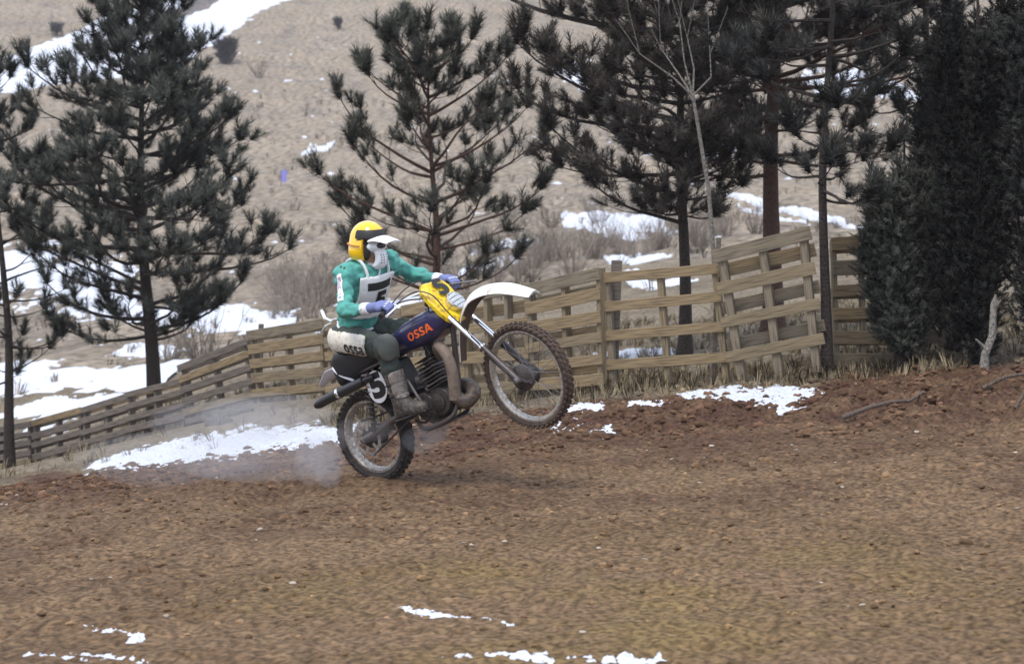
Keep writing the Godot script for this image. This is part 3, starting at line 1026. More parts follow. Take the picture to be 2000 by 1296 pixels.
func juniper(called: String, label: String, base: Vector3, h: float, R: float, count: int, tint: Vector3, s0: float, seed_: int, group := "") -> void:
	var g := RandomNumberGenerator.new()
	g.seed = seed_
	var t := thing(called, label, "juniper", Transform3D(Basis(), base), group)
	var mb := MB.new()
	mb.tube(PackedVector3Array([Vector3(0, -0.1, 0), Vector3(0.03, h * 0.4, 0), Vector3(0, h * 0.92, 0.02)]), PackedFloat32Array([0.10 * R + 0.02, 0.07 * R + 0.01, 0.006]), 7)
	var xfs := []
	var cols := []
	var plumes := 44
	for k in plumes:
		# ascending plumes of foliage set round the stem, the taller ones near the middle
		var a := k * 2.39996 + g.randf_range(-0.4, 0.4)
		var far := sqrt((k + 0.5) / plumes)
		var y0 := g.randf_range(0.0, 0.62) * h * (0.4 + 0.6 * far)
		var pl := minf(g.randf_range(0.28, 0.5) * h, h * (1.02 - 0.32 * far) - y0)
		var c0 := Vector3(cos(a), 0, sin(a)) * R * far * 0.55
		var c1 := Vector3(cos(a), 0, sin(a)) * R * far * g.randf_range(0.75, 1.1)
		var pr := R * g.randf_range(0.2, 0.36)
		mb.tube(PackedVector3Array([Vector3(0, y0 * 0.8, 0), c0 + Vector3(0, y0 + pl * 0.2, 0), c1 + Vector3(0, y0 + pl * 0.95, 0)]), PackedFloat32Array([0.014, 0.010, 0.003]), 4, false)
		var tone := g.randf_range(0.6, 1.5)
		for i in count / plumes:
			var f := g.randf()
			var b := g.randf() * TAU
			var w := pr * pow(sin(PI * clampf(0.1 + 0.88 * f, 0.0, 1.0)), 0.7) * sqrt(g.randf_range(0.05, 1.0))
			var p := c0.lerp(c1, f) + Vector3(cos(b) * w, y0 + f * pl, sin(b) * w)
			var dir := Vector3(cos(b) * 0.6 + cos(a) * 0.25, 1.0, sin(b) * 0.6 + sin(a) * 0.25) + Vector3(g.randf_range(-0.8, 0.8), g.randf_range(-0.7, 0.2), g.randf_range(-0.8, 0.8))
			xfs.append(Transform3D(aim(dir, s0 * g.randf_range(0.6, 1.25), g.randf() * TAU), p))
			var s := g.randf_range(0.65, 1.35) * tone
			cols.append(Color(tint.x * s, tint.y * s, tint.z * s))
	part(t, "trunk", mb.commit(60.0), M.bark)
	swarm(t, "crown", juniper_spray, M.needles, xfs, cols).set_meta("kind", "stuff")

func build_trees() -> void:
	pine_shoot = shoot_mesh(0.15, 0.085, 46, 0.95, 0.008, 3)
	juniper_spray = shoot_mesh(0.10, 0.042, 34, 0.95, 0.0085, 4)
	pine("broad dense dark pine with a snow field behind its trunk", -5.05, 30.0, 6.45, 0.125, 1.5, 2.3, {"seed": 11, "dense": 0.9, "bare": 0.2, "limb": 1.1, "fluff": 1.12, "gap": 1.0, "tint": Vector3(0.088, 0.097, 0.087), "lean": Vector3(-0.035, 0, 0), "bias": Vector3(-0.08, 0, 0), "prof": [0.6, 0.85, 0.97, 0.92, 0.74, 0.52, 0.28, 0.12]})
	pine("open crowned pine with visible reddish limbs behind the rider's helmet", -1.08, 29.0, 4.6, 0.085, 1.25, 1.85, {"seed": 23, "dense": 0.6, "bare": 0.4, "bark": M.red_bark, "el0": 0.2, "fluff": 1.15, "gap": 1.3, "tint": Vector3(0.092, 0.098, 0.084), "prof": [0.75, 1.0, 1.0, 0.82, 0.7, 0.62, 0.45, 0.2]})
	pine("pine with a slim dark trunk behind the wide open pallet", 1.91, 23.5, 6.4, 0.078, 1.72, 1.75, {"seed": 37, "dense": 0.95, "bare": 0.2, "fluff": 1.1, "gap": 0.8, "bias": Vector3(-0.35, 0, 0), "el0": 0.1, "limb": 1.1, "tint": Vector3(0.085, 0.078, 0.070), "prof": [0.6, 0.75, 0.95, 1.25, 1.4, 1.25, 0.9, 0.3]})
	pine("tall pine with a thick reddish trunk behind the tilted pallet", 3.2, 26.0, 7.6, 0.135, 2.2, 2.2, {"seed": 41, "dense": 0.9, "bare": 0.25, "fluff": 1.1, "gap": 0.9, "bark": M.red_bark, "el0": 0.05, "tint": Vector3(0.072, 0.069, 0.065), "prof": [0.7, 0.95, 1.1, 1.1, 1.0, 0.8, 0.5, 0.2]})
	pine("thin straight dark pine standing against the tilted pallet's end", 2.93, 19.75, 6.2, 0.056, 1.85, 1.0, {"seed": 53, "dense": 0.6, "bare": 0.4, "fluff": 1.0, "gap": 1.3, "el0": -0.05, "tint": Vector3(0.06, 0.062, 0.058), "prof": [0.7, 0.8, 1.0, 1.2, 1.2, 0.9, 0.6, 0.2]})
	pine("slender pine at the low end of the fence with bare lower limbs", -6.98, 29.5, 6.0, 0.085, 1.6, 0.85, {"seed": 67, "dense": 0.4, "bare": 0.5, "fluff": 0.95, "gap": 1.7, "lean": Vector3(-0.03, 0, 0)})
	pine("dark pine rising behind the junipers", 5.1, 26.5, 7.0, 0.08, 2.4, 1.5, {"seed": 71, "dense": 0.5, "bare": 0.4, "fluff": 1.05, "gap": 1.4, "tint": Vector3(0.068, 0.072, 0.074)})
	juniper("juniper", "grey green upright juniper at the fence end", on_ground(3.60, 19.62), 2.45, 0.36, 6500, Vector3(0.080, 0.084, 0.072), 1.0, 5, "junipers at the end of the fence")
	juniper("juniper", "tall nearly black juniper with a dark bare trunk foot", on_ground(4.18, 19.25), 4.1, 0.42, 11000, Vector3(0.030, 0.031, 0.028), 1.0, 6, "junipers at the end of the fence")
	juniper("juniper", "tall black juniper on the mud bank beside a pale stump", on_ground(4.72, 18.95), 4.2, 0.46, 6500, Vector3(0.06, 0.062, 0.058), 1.0, 7, "junipers at the end of the fence")
	juniper("juniper", "dark juniper wedged behind the two tallest junipers", on_ground(4.30, 21.2), 3.7, 0.42, 6500, Vector3(0.040, 0.042, 0.038), 1.0, 8, "junipers at the end of the fence")
	juniper("hill_juniper", "round headed dark juniper alone beside the snow slope", on_ground(-29.2, 218.0), 3.2, 1.15, 900, Vector3(0.035, 0.038, 0.042), 4.0, 9, "small junipers on the hillside")
	juniper("hill_juniper", "tiny dark juniper high on the bare grass slope", on_ground(-19.6, 241.0), 1.6, 0.5, 260, Vector3(0.05, 0.05, 0.052), 3.2, 10, "small junipers on the hillside")
	juniper("hill_juniper", "small juniper above the snow slope's upper edge", on_ground(-50.6, 237.5), 1.8, 0.8, 300, Vector3(0.06, 0.06, 0.06), 3.4, 12, "small junipers on the hillside")
	# bare sapling
	var at := on_ground(2.12, 21.9, 0.05)
	var t := thing("bare_sapling", "pale leafless sapling with forked top behind the wide open pallet", "tree", Transform3D(Basis(), at))
	var mb := MB.new()
	mb.tube(PackedVector3Array([Vector3(0, 0, 0), Vector3(-0.02, 0.9, 0), Vector3(-0.10, 1.9, 0), Vector3(-0.27, 2.85, 0.05)]), PackedFloat32Array([0.03, 0.025, 0.022, 0.018]), 7)
	var fork := Vector3(-0.27, 2.85, 0.05)
	for q in [[-0.14, 0.75, 0.02, -0.02], [-0.55, 0.42, 0.1, 0.06], [-0.05, 0.6, -0.1, 0.04], [0.17, 0.42, 0.05, 0.1], [-0.32, 0.5, -0.15, 0.02]]:
		var e := fork + Vector3(q[0], q[1], q[2])
		var mid := (fork + e) * 0.5 + Vector3(q[3], -0.02, 0)
		mb.tube(PackedVector3Array([fork, mid, e]), PackedFloat32Array([0.012, 0.009, 0.006]), 6)
		for s in [-1.0, 1.0]:
			mb.tube(PackedVector3Array([e, e + Vector3(q[0] * 0.4 + 0.1 * s, 0.45, 0.05), e + Vector3(q[0] * 0.6 + 0.14 * s, 0.95, 0.1)]), PackedFloat32Array([0.005, 0.0035, 0.0015]), 4)
	part(t, "trunk", mb.commit(60.0), M.pale_bark)
	# pale stump
	at = on_ground(4.22, 18.72, 0.05)
	t = thing("pale_stump", "pale broken stump leaning at the foot of the black junipers", "stump", Transform3D(Basis(), at))
	mb = MB.new()
	mb.tube(PackedVector3Array([Vector3(-0.06, 0, 0), Vector3(-0.05, 0.18, 0), Vector3(0.01, 0.34, 0.01), Vector3(0.02, 0.62, 0), Vector3(0.04, 0.70, 0)]), PackedFloat32Array([0.05, 0.036, 0.034, 0.028, 0.008]), 9)
	mb.tube(PackedVector3Array([Vector3(-0.04, 0.22, 0), Vector3(-0.14, 0.31, 0.03)]), PackedFloat32Array([0.02, 0.008]), 6)
	part(t, "stem", mb.commit(60.0), M.pale_bark)

# ------------------------------------------------------------------ brush, grass, clods, roots
func bush(label: String, x: float, d: float, h: float, tint: Vector3, seed_: int) -> void:
	var g := RandomNumberGenerator.new()
	g.seed = seed_
	var t := thing("bare_bush", label, "bush", Transform3D(Basis(), on_ground(x, d, 0.05)), "leafless bushes below the hillside")
	var mb := MB.new()
	var w := 0.010 + 0.004 * h
	for i in 34:
		var az := g.randf() * TAU
		var sp := g.randf_range(0.1, 0.95)
		var L := h * g.randf_range(0.55, 1.1)
		var dir := Vector3(cos(az) * sp, 1, sin(az) * sp).normalized()
		var p := PackedVector3Array([Vector3(cos(az), 0, sin(az)) * 0.1 * h])
		for k in 4:
			dir = (dir + Vector3(g.randf_range(-0.25, 0.25), 0.05, g.randf_range(-0.25, 0.25))).normalized()
			p.append(p[k] + dir * L * 0.25)
		mb.tube(p, PackedFloat32Array([w, w * 0.8, w * 0.6, w * 0.45, w * 0.2]), 3, false)
		for k in 5:
			var q := p[g.randi_range(1, 4)]
			var e := q + (dir + Vector3(g.randf_range(-1, 1), g.randf_range(-0.1, 0.8), g.randf_range(-1, 1))).normalized() * L * g.randf_range(0.15, 0.4)
			mb.tube(PackedVector3Array([q, e]), PackedFloat32Array([w * 0.5, w * 0.15]), 3, false)
	var m := StandardMaterial3D.new()
	m.albedo_color = lin(tint.x, tint.y, tint.z)
	m.roughness = 0.95
	m.resource_name = "twig_%d" % seed_
	part(t, "twigs", mb.commit(60.0), m)

func build_brush() -> void:
	var spots := [[-8.2, 83.0], [-7.2, 80.5], [-8.6, 79.5], [-9.0, 91.0], [-5.4, 77.5], [-0.4, 84.5], [-1.3, 92.5], [1.0, 90.0], [2.1, 84.0], [3.1, 80.5], [4.1, 79.5], [5.2, 79.5], [6.0, 84.5], [2.0, 106.0], [4.0, 111.0], [6.5, 108.5], [6.6, 76.0], [8.3, 82.5], [0.0, 105.5], [-1.8, 77.0], [1.9, 66.5], [0.2, 77.5], [-24.8, 209.5], [-5.0, 87.0], [-9.6, 59.5], [-7.0, 48.0], [18.0, 106.5], [9.5, 83.0]]
	var g := RandomNumberGenerator.new()
	g.seed = 31
	for i in 34:
		var d := g.randf_range(70.0, 108.0)
		spots.append([g.randf_range(-0.115, 0.10) * d, d])
	for i in spots.size():
		var s: Array = spots[i]
		var tone: float = [1.0, 0.8, 1.25][i % 3]
		var lab: String = ["grey brown leafless bush on the rough ground below the hill", "dark leafless bush tangled on the rough ground below the hill", "pale tan leafless bush on the rough ground below the hill"][i % 3]
		if i == 22: lab = "low grey scrub near the lone juniper on the hillside"
		bush(lab, s[0], s[1], 1.9 if i < 5 else (2.2 if i == 22 else 1.35), Vector3(0.18, 0.152, 0.126) * tone, 200 + i)
	# blue marker far behind, low on the hillside
	var at := on_ground(-15.6, 144.0)
	var t := thing("marker_flag", "tiny blue marker flag on a stake low on the hillside", "flag", Transform3D(Basis(), at))
	var mb := MB.new()
	mb.tube(PackedVector3Array([Vector3(0, -0.1, 0), Vector3(0, 1.0, 0)]), PackedFloat32Array([0.03, 0.03]), 6)
	part(t, "stake", mb.commit(), M.grey_board)
	mb = MB.new()
	mb.box(Vector3(0.19, 0.6, 0), Vector3(0.36, 0.8, 0.03), Basis(Vector3.FORWARD, 0.1), 0.008)
	part(t, "cloth", mb.commit(), M.marker_blue)

func tuft_mesh(blades: int, h: float, w: float, seed_: int) -> ArrayMesh:
	var g := RandomNumberGenerator.new()
	g.seed = seed_
	var v := PackedVector3Array()
	var n := PackedVector3Array()
	var ix := PackedInt32Array()
	for i in blades:
		var a := g.randf() * TAU
		var od := Vector3(cos(a), 0, sin(a))
		var sd := Vector3(-od.z, 0, od.x) * w * 0.5
		var hh := h * g.randf_range(0.5, 1.1)
		var bend := g.randf_range(0.25, 1.1)
		var p := od * g.randf() * h * 0.2
		var m := p + Vector3.UP * hh * 0.6 + od * hh * 0.25 * bend
		var e := p + Vector3.UP * hh * lerpf(1.0, 0.5, bend) + od * hh * 0.8 * bend
		var k := v.size()
		v.append_array([p - sd, p + sd, m - sd * 0.7, m + sd * 0.7, e])
		var nn := (od * 0.4 + Vector3.UP).normalized()
		n.append_array([nn, nn, nn, nn, nn])
		ix.append_array([k, k + 1, k + 2, k + 2, k + 1, k + 3, k + 2, k + 3, k + 4])
	return indexed_mesh(v, n, ix)

func clod_mesh(seed_: int) -> ArrayMesh:
	var g := RandomNumberGenerator.new()
	g.seed = seed_
	var mb := MB.new()
	var rs := []
	for j in 4:
		var ring := PackedVector3Array()
		var f := (j + 0.5) / 4.0 * PI
		for i in 7:
			var a := TAU * i / 7.0
			ring.append(Vector3(cos(a) * sin(f), -cos(f) * 0.7, -sin(a) * sin(f)) * g.randf_range(0.7, 1.2))
		rs.append(ring)
	mb.rings(rs)
	return mb.commit(50.0)

func build_ground_litter() -> void:
	var g := RandomNumberGenerator.new()
	g.seed = 99
	var tuft := tuft_mesh(14, 0.2, 0.007, 1)
	var xfs := []
	var cols := []
	for i in 6500:
		var x := g.randf_range(-6.5, 6.5)
		var d := g.randf_range(18.6, 34.0) if i % 3 else g.randf_range(18.8, 22.0)
		if d < dirt_edge(x) + 0.9 * n1.get_noise_2d(x * 0.5 + 20.0, d * 0.5) - 0.1: continue
		if n4.get_noise_2d(x * 2.0 + 70.0, d * 2.0) < -0.15: continue
		if x < -2.0 and d < 26.0 + (-2.0 - x) and g.randf() < 0.85: continue
		xfs.append(Transform3D(aim(Vector3(g.randf_range(-0.5, 0.5), 1, g.randf_range(-0.5, 0.5)), g.randf_range(0.5, 1.25), g.randf() * TAU), on_ground(x, d, 0.01)))
		var s := g.randf_range(0.7, 1.15)
		cols.append(Color(0.29 * s, 0.24 * s, 0.16 * s))
	var o := swarm(self, "dry_grass", tuft, M.grass, xfs, cols)
	tag(o, "matted straw coloured grass along the foot of the fence", "grass", "", "stuff")
	var big := tuft_mesh(12, 0.75, 0.045, 2)
	xfs = []
	cols = []
	for i in 3000:
		var d := pow(g.randf(), 0.7) * 160.0 + 40.0
		var x := g.randf_range(-0.27, 0.27) * d
		if n4.get_noise_2d(x * 0.5, d * 0.25) < -0.05: continue
		xfs.append(Transform3D(aim(Vector3(g.randf_range(-0.3, 0.3), 1, g.randf_range(-0.3, 0.3)), g.randf_range(0.4, 1.0) * (0.6 + d / 220.0), g.randf() * TAU), on_ground(x, d, 0.03)))
		var s := g.randf_range(0.85, 1.12)
		cols.append(Color(0.36 * s, 0.315 * s, 0.255 * s))
	o = swarm(self, "hill_grass", big, M.grass, xfs, cols)
	tag(o, "rough tufts of dead grass scattered over the hillside", "grass", "", "stuff")
	for kind in 3:
		xfs = []
		cols = []
		for i in [9000, 1300, 160][kind]:
			var d := 6.5 + 13.5 * sqrt(g.randf())
			var x := g.randf_range(-0.27, 0.30) * d
			if kind == 1 and d < 12.5 and g.randf() < 0.6: continue
			if kind < 2 and n1.get_noise_2d(x * 0.6 + 9.0, d * 0.6) + g.randf_range(-0.5, 0.5) < -0.1 and d < 15.5: continue
			var s: float = [0.008, 0.014, 0.008][kind] * pow(g.randf_range(0.4, 1.6), 1.5)
			if d > 15.0 and kind < 2: s *= 1.5
			var c := track_colour(x, d)
			var k := g.randf_range(0.55, 1.25)
			if kind == 2:
				c = Color(0.42, 0.37, 0.31)
				k = g.randf_range(0.6, 1.2)
			xfs.append(Transform3D(Basis.from_euler(Vector3(g.randf() * 0.6, g.randf() * TAU, g.randf() * 0.6)).scaled(Vector3(s * 1.4, s, s)), on_ground(x, d) + Vector3(0, s * 0.25, 0)))
			cols.append(Color(c.r * k, c.g * k, c.b * k))
		o = swarm(self, ["small_clods", "clods", "pebbles"][kind], clod_mesh(20 + kind), M.clod, xfs, cols)
		tag(o, ["crumbs of brown earth strewn over the track", "fist sized lumps of churned mud on the track", "pale pebbles scattered on the track"][kind], ["earth", "mud", "pebbles"][kind], "", "stuff")
	# roots and sticks washed out of the bank
	for q in [["winding pale root lying across the mud bank below the junipers", [[2.42, 15.6, 0.02], [2.7, 16.1, 0.04], [2.93, 16.4, 0.025], [3.1, 16.55, 0.05], [3.25, 16.75, 0.02]], 0.02], ["short pale stick on the mud under the black junipers", [[3.66, 16.5, 0.03], [3.85, 16.55, 0.06], [4.15, 16.6, 0.05]], 0.018], ["bent twig sticking up from the mud beside the short stick", [[3.70, 15.6, 0.0], [3.78, 15.65, 0.09], [3.84, 15.7, 0.18]], 0.018]]:
		var pts := PackedVector3Array()
		var rad := PackedFloat32Array()
		for p in q[1]:
			pts.append(on_ground(p[0], p[1]) + Vector3(0, p[2] + 0.015, 0))
			rad.append(q[2] * (1.0 - 0.5 * float(rad.size()) / float(q[1].size())))
		var t := thing("root", q[0], "root", Transform3D(Basis(), pts[0]), "roots and sticks on the bank")
		for i in pts.size(): pts[i] -= t.position
		var mb := MB.new()
		mb.tube(pts, rad, 7)
		part(t, "wood", mb.commit(60.0), M.root)
	var at := on_ground(-3.27, 23.6, 0.03)
	var t := thing("dark_rock", "dark rounded rock half sunk in snow by the fence foot", "rock", Transform3D(Basis(), at))
	var me := clod_mesh(77)
	var r := part(t, "rock", me, M.stone)
	r.transform = Transform3D(Basis().scaled(Vector3(0.17, 0.13, 0.15)), Vector3(0, 0.05, 0))
# ------------------------------------------------------------------ motorcycle; its own axes: x forward, y up, z to the rider's right, origin at the rear axle
const BIKE_AT := Vector3(-0.9019, 0.2818, -14.0)
func bike_frame() -> Transform3D:
	return Transform3D(Basis(Vector3(0.71149, 0.30764, 0.63177), Vector3(-0.35892, 0.93205, -0.04965), Vector3(-0.60412, -0.19143, 0.77356)).orthonormalized(), BIKE_AT)

func P(a: Array) -> PackedVector3Array:
	var r := PackedVector3Array()
	for q in a:
		r.append(Vector3(q[0], q[1], q[2]))
	return r

func smooth_path(p: PackedVector3Array, per := 6) -> PackedVector3Array:
	var r := PackedVector3Array()
	for i in p.size() - 1:
		var a := p[maxi(i - 1, 0)]
		var b := p[i]
		var c := p[i + 1]
		var d := p[mini(i + 2, p.size() - 1)]
		for k in per:
			r.append(b.cubic_interpolate(c, a, d, float(k) / per))
	r.append(p[p.size() - 1])
	return r

func smooth_radii(p: Array, per := 6) -> PackedFloat32Array:
	var r := PackedFloat32Array()
	for i in p.size() - 1:
		for k in per:
			r.append(lerpf(p[i], p[i + 1], smoothstep(0.0, 1.0, float(k) / per)))
	r.append(p[p.size() - 1])
	return r

func pipe(parent: Node, called: String, pts: Array, rad: Array, m: Material, sides := 10, per := 6) -> MeshInstance3D:
	var mb := MB.new()
	mb.tube(smooth_path(P(pts), per), smooth_radii(rad, per), sides)
	return part(parent, called, mb.commit(50.0), m)

func block(parent: Node, called: String, c: Vector3, s: Vector3, b: Basis, m: Material, bev := 0.006) -> MeshInstance3D:
	var mb := MB.new()
	mb.box(c, s, b, bev)
	return part(parent, called, mb.commit(30.0), m)

func wheel(parent: Node, called: String, xf: Transform3D, R: float, width: float, rim: float, knobs: int, rows: int, rubber: Material, hub_r: float, hub_w: float) -> Node3D:
	var w := group_part(parent, called)
	w.transform = xf
	var axle := Basis(Vector3.RIGHT, Vector3(0, 0, 1), Vector3(0, -1, 0))  # lathe axis along z
	var mb := MB.new()
	var prof := []
	var rc := (R - 0.012 + rim) * 0.5
	var rh := (R - 0.012 - rim) * 0.5
	for k in 18:
		var a := TAU * k / 18.0
		prof.append(Vector2(rc - cos(a) * rh, sin(a) * width * 0.5 * (0.92 if cos(a) < 0.0 else 0.80)))
	mb.lathe(Vector3.ZERO, axle, prof, 64, true)
	part(w, "tyre", mb.commit(50.0), rubber)
	mb = MB.new()
	for i in knobs:
		for r in rows:
			var a := TAU * (i + (0.5 if r % 2 else 0.0)) / knobs
			var f := (r - (rows - 1) * 0.5) / ((rows - 1) * 0.5)
			var tilt := f * 0.95
			var rr := rc + cos(tilt) * (rh + 0.002)
			var zz := sin(tilt) * width * 0.5
			var rad := Vector3(cos(a), sin(a), 0)
			var up := (rad * cos(tilt) + Vector3(0, 0, sin(tilt))).normalized()
			var tan := Vector3(-sin(a), cos(a), 0)
			mb.box(rad * rr + Vector3(0, 0, zz) + up * 0.0015, Vector3(TAU * R / knobs * 0.56, 0.014, width / rows * 0.70), Basis(tan, up, tan.cross(up)), 0.003)
	part(w, "tread", mb.commit(30.0), rubber).set_meta("kind", "stuff")
	mb = MB.new()
	var rw := width * 0.30
	mb.lathe(Vector3.ZERO, axle, [Vector2(rim + 0.016, -rw), Vector2(rim + 0.018, -rw + 0.006), Vector2(rim + 0.006, -rw + 0.009), Vector2(rim - 0.006, -rw * 0.4), Vector2(rim - 0.006, rw * 0.4), Vector2(rim + 0.006, rw - 0.009), Vector2(rim + 0.018, rw - 0.006), Vector2(rim + 0.016, rw), Vector2(rim - 0.002, rw + 0.001), Vector2(rim - 0.016, rw * 0.5), Vector2(rim - 0.016, -rw * 0.5), Vector2(rim - 0.002, -rw - 0.001)], 64, true)
	part(w, "rim", mb.commit(35.0), M.alloy)
	mb = MB.new()
	for i in 36:
		var a := TAU * i / 36.0
		var s := 1.0 if i % 2 else -1.0
		var tw := 0.5 if (i / 2) % 2 else -0.5
		mb.tube(PackedVector3Array([Vector3(cos(a + tw) * hub_r, sin(a + tw) * hub_r, s * hub_w * 0.42), Vector3(cos(a), sin(a), 0) * (rim - 0.014)]), PackedFloat32Array([0.0019, 0.0019]), 4, false)
	part(w, "spokes", mb.commit(60.0), M.fin).set_meta("kind", "stuff")
	mb = MB.new()
	mb.lathe(Vector3.ZERO, axle, [Vector2(0.022, -hub_w * 0.62), Vector2(hub_r * 0.85, -hub_w * 0.5), Vector2(hub_r, -hub_w * 0.45), Vector2(hub_r, -hub_w * 0.38), Vector2(hub_r * 0.86, -hub_w * 0.3), Vector2(hub_r * 0.86, hub_w * 0.3), Vector2(hub_r, hub_w * 0.38), Vector2(hub_r, hub_w * 0.45), Vector2(hub_r * 0.7, hub_w * 0.52), Vector2(0.022, hub_w * 0.62)], 28)
	part(w, "hub", mb.commit(35.0), M.engine_metal)
	mb = MB.new()
	mb.lathe(Vector3.ZERO, axle, [Vector2(0.010, -0.125), Vector2(0.017, -0.12), Vector2(0.017, -0.10), Vector2(0.010, -0.10), Vector2(0.010, 0.10), Vector2(0.018, 0.10), Vector2(0.018, 0.12), Vector2(0.010, 0.125)], 12)
	part(w, "axle", mb.commit(30.0), M.fin)
	return w

# half width of the fuel tank at a point of its side
const TANK := [[0.52, 0.085, 0.44, 0.565], [0.58, 0.115, 0.425, 0.59], [0.68, 0.138, 0.42, 0.612], [0.80, 0.144, 0.425, 0.628], [0.90, 0.136, 0.44, 0.632], [0.98, 0.118, 0.475, 0.618], [1.03, 0.090, 0.51, 0.59], [1.05, 0.055, 0.53, 0.57]]
func tank_row(x: float) -> Array:
	var k := 0
	while k < TANK.size() - 2 and x > TANK[k + 1][0]:
		k += 1
	var a: Array = TANK[k]
	var b: Array = TANK[k + 1]
	var t := clampf((x - a[0]) / (b[0] - a[0]), 0.0, 1.0)
	t = lerpf(t, smoothstep(0.0, 1.0, t), 0.35)
	return [x, lerpf(a[1], b[1], t), lerpf(a[2], b[2], t), lerpf(a[3], b[3], t)]

func tank_side(x: float, y: float) -> float:
	var r := tank_row(x)
	var cy: float = (r[2] + r[3]) * 0.5
	var hh: float = (r[3] - r[2]) * 0.5
	var u := clampf(absf(y - cy) / hh, 0.0, 0.999)
	return r[1] * pow(1.0 - pow(u, 3.2), 1.0 / 3.2)

func flat_text(s: String, size: float, bold := 0.0) -> ArrayMesh:
	var f := SystemFont.new()
	f.font_names = PackedStringArray(["Droid Sans"])
	f.font_weight = 700
	var fv := FontVariation.new()
	fv.base_font = f
	fv.variation_embolden = bold
	var tm := TextMesh.new()
	tm.text = s
	tm.font = fv
	tm.font_size = 64
	tm.pixel_size = size / 64.0
	tm.depth = 0.0
	tm.curve_step = 2.0
	var out := ArrayMesh.new()
	out.add_surface_from_arrays(Mesh.PRIMITIVE_TRIANGLES, tm.surface_get_arrays(0))
	return out

func finer(a: Array, longest: float) -> Array:
	# split the triangles of flat lettering so that it can follow a curved surface
	var v: PackedVector3Array = a[Mesh.ARRAY_VERTEX]
	var ix: PackedInt32Array = a[Mesh.ARRAY_INDEX] if a[Mesh.ARRAY_INDEX] != null else PackedInt32Array(range(v.size()))
	var soup := PackedVector3Array()
	for i in ix:
		soup.append(v[i])
	for pass_ in 7:
		var nx := PackedVector3Array()
		var any := false
		for k in range(0, soup.size(), 3):
			var p := [soup[k], soup[k + 1], soup[k + 2]]
			var e := 0
			for j in 3:
				if p[j].distance_to(p[(j + 1) % 3]) > p[e].distance_to(p[(e + 1) % 3]): e = j
			var A: Vector3 = p[e]
			var B: Vector3 = p[(e + 1) % 3]
			var D: Vector3 = p[(e + 2) % 3]
			if A.distance_to(B) > longest:
				any = true
				var m := (A + B) * 0.5
				nx.append_array([A, m, D, m, B, D])
			else:
				nx.append_array([A, B, D])
		soup = nx
		if not any: break
	return [soup]

func lay_on(parent: Node, called: String, soup: PackedVector3Array, m: Material) -> MeshInstance3D:
	var n := PackedVector3Array()
	for k in range(0, soup.size(), 3):
		var q := (soup[k + 2] - soup[k]).cross(soup[k + 1] - soup[k]).normalized()
		n.append_array([q, q, q])
	var a := []
	a.resize(Mesh.ARRAY_MAX)
	a[Mesh.ARRAY_VERTEX] = soup
	a[Mesh.ARRAY_NORMAL] = n
	var me := ArrayMesh.new()
	me.add_surface_from_arrays(Mesh.PRIMITIVE_TRIANGLES, a)
	return part(parent, called, me, m)

func sheet(parent: Node, called: String, path: PackedVector3Array, half: Array, arch: Array, side: Vector3, thick: float, m: Material, under: Material = null) -> MeshInstance3D:
	# an arched sheet swept along a path (fenders, visor): half widths, arch heights, real thickness
	var rs := []
	for k in path.size():
		var d := (path[mini(k + 1, path.size() - 1)] - path[maxi(k - 1, 0)]).normalized()
		var up := side.cross(d).normalized()
		var t := float(k) / (path.size() - 1)
		var w := curve_at(half, t)
		var a := curve_at(arch, t)
		var ring := PackedVector3Array()
		for i in 11:
			var u := (i - 5) / 5.0
			ring.append(path[k] + side * w * u - up * a * u * u)
		for i in range(10, -1, -1):
			var u := (i - 5) / 5.0
			ring.append(path[k] + side * (w - thick * 0.4) * u - up * (a * u * u + thick))
		rs.append(ring)
	var mb := MB.new()
	mb.rings(rs)
	var o := part(parent, called, mb.commit(50.0), m)
	if under:
		var inner := []
		for k in path.size():
			var row := PackedVector3Array()
			for i in range(11, 22):
				var d := (path[mini(k + 1, path.size() - 1)] - path[maxi(k - 1, 0)]).normalized()
				row.append(rs[k][i] - side.cross(d).normalized() * 0.003)
			inner.append(row)
		var ub := MB.new()
		ub.rings(inner, false)
		part(o, "mud_lining", ub.commit(50.0), under)
	return o

func curve_at(a: Array, t: float) -> float:
	var f := t * (a.size() - 1)
	var k := mini(int(f), a.size() - 2)
	return lerpf(a[k], a[k + 1], f - k)

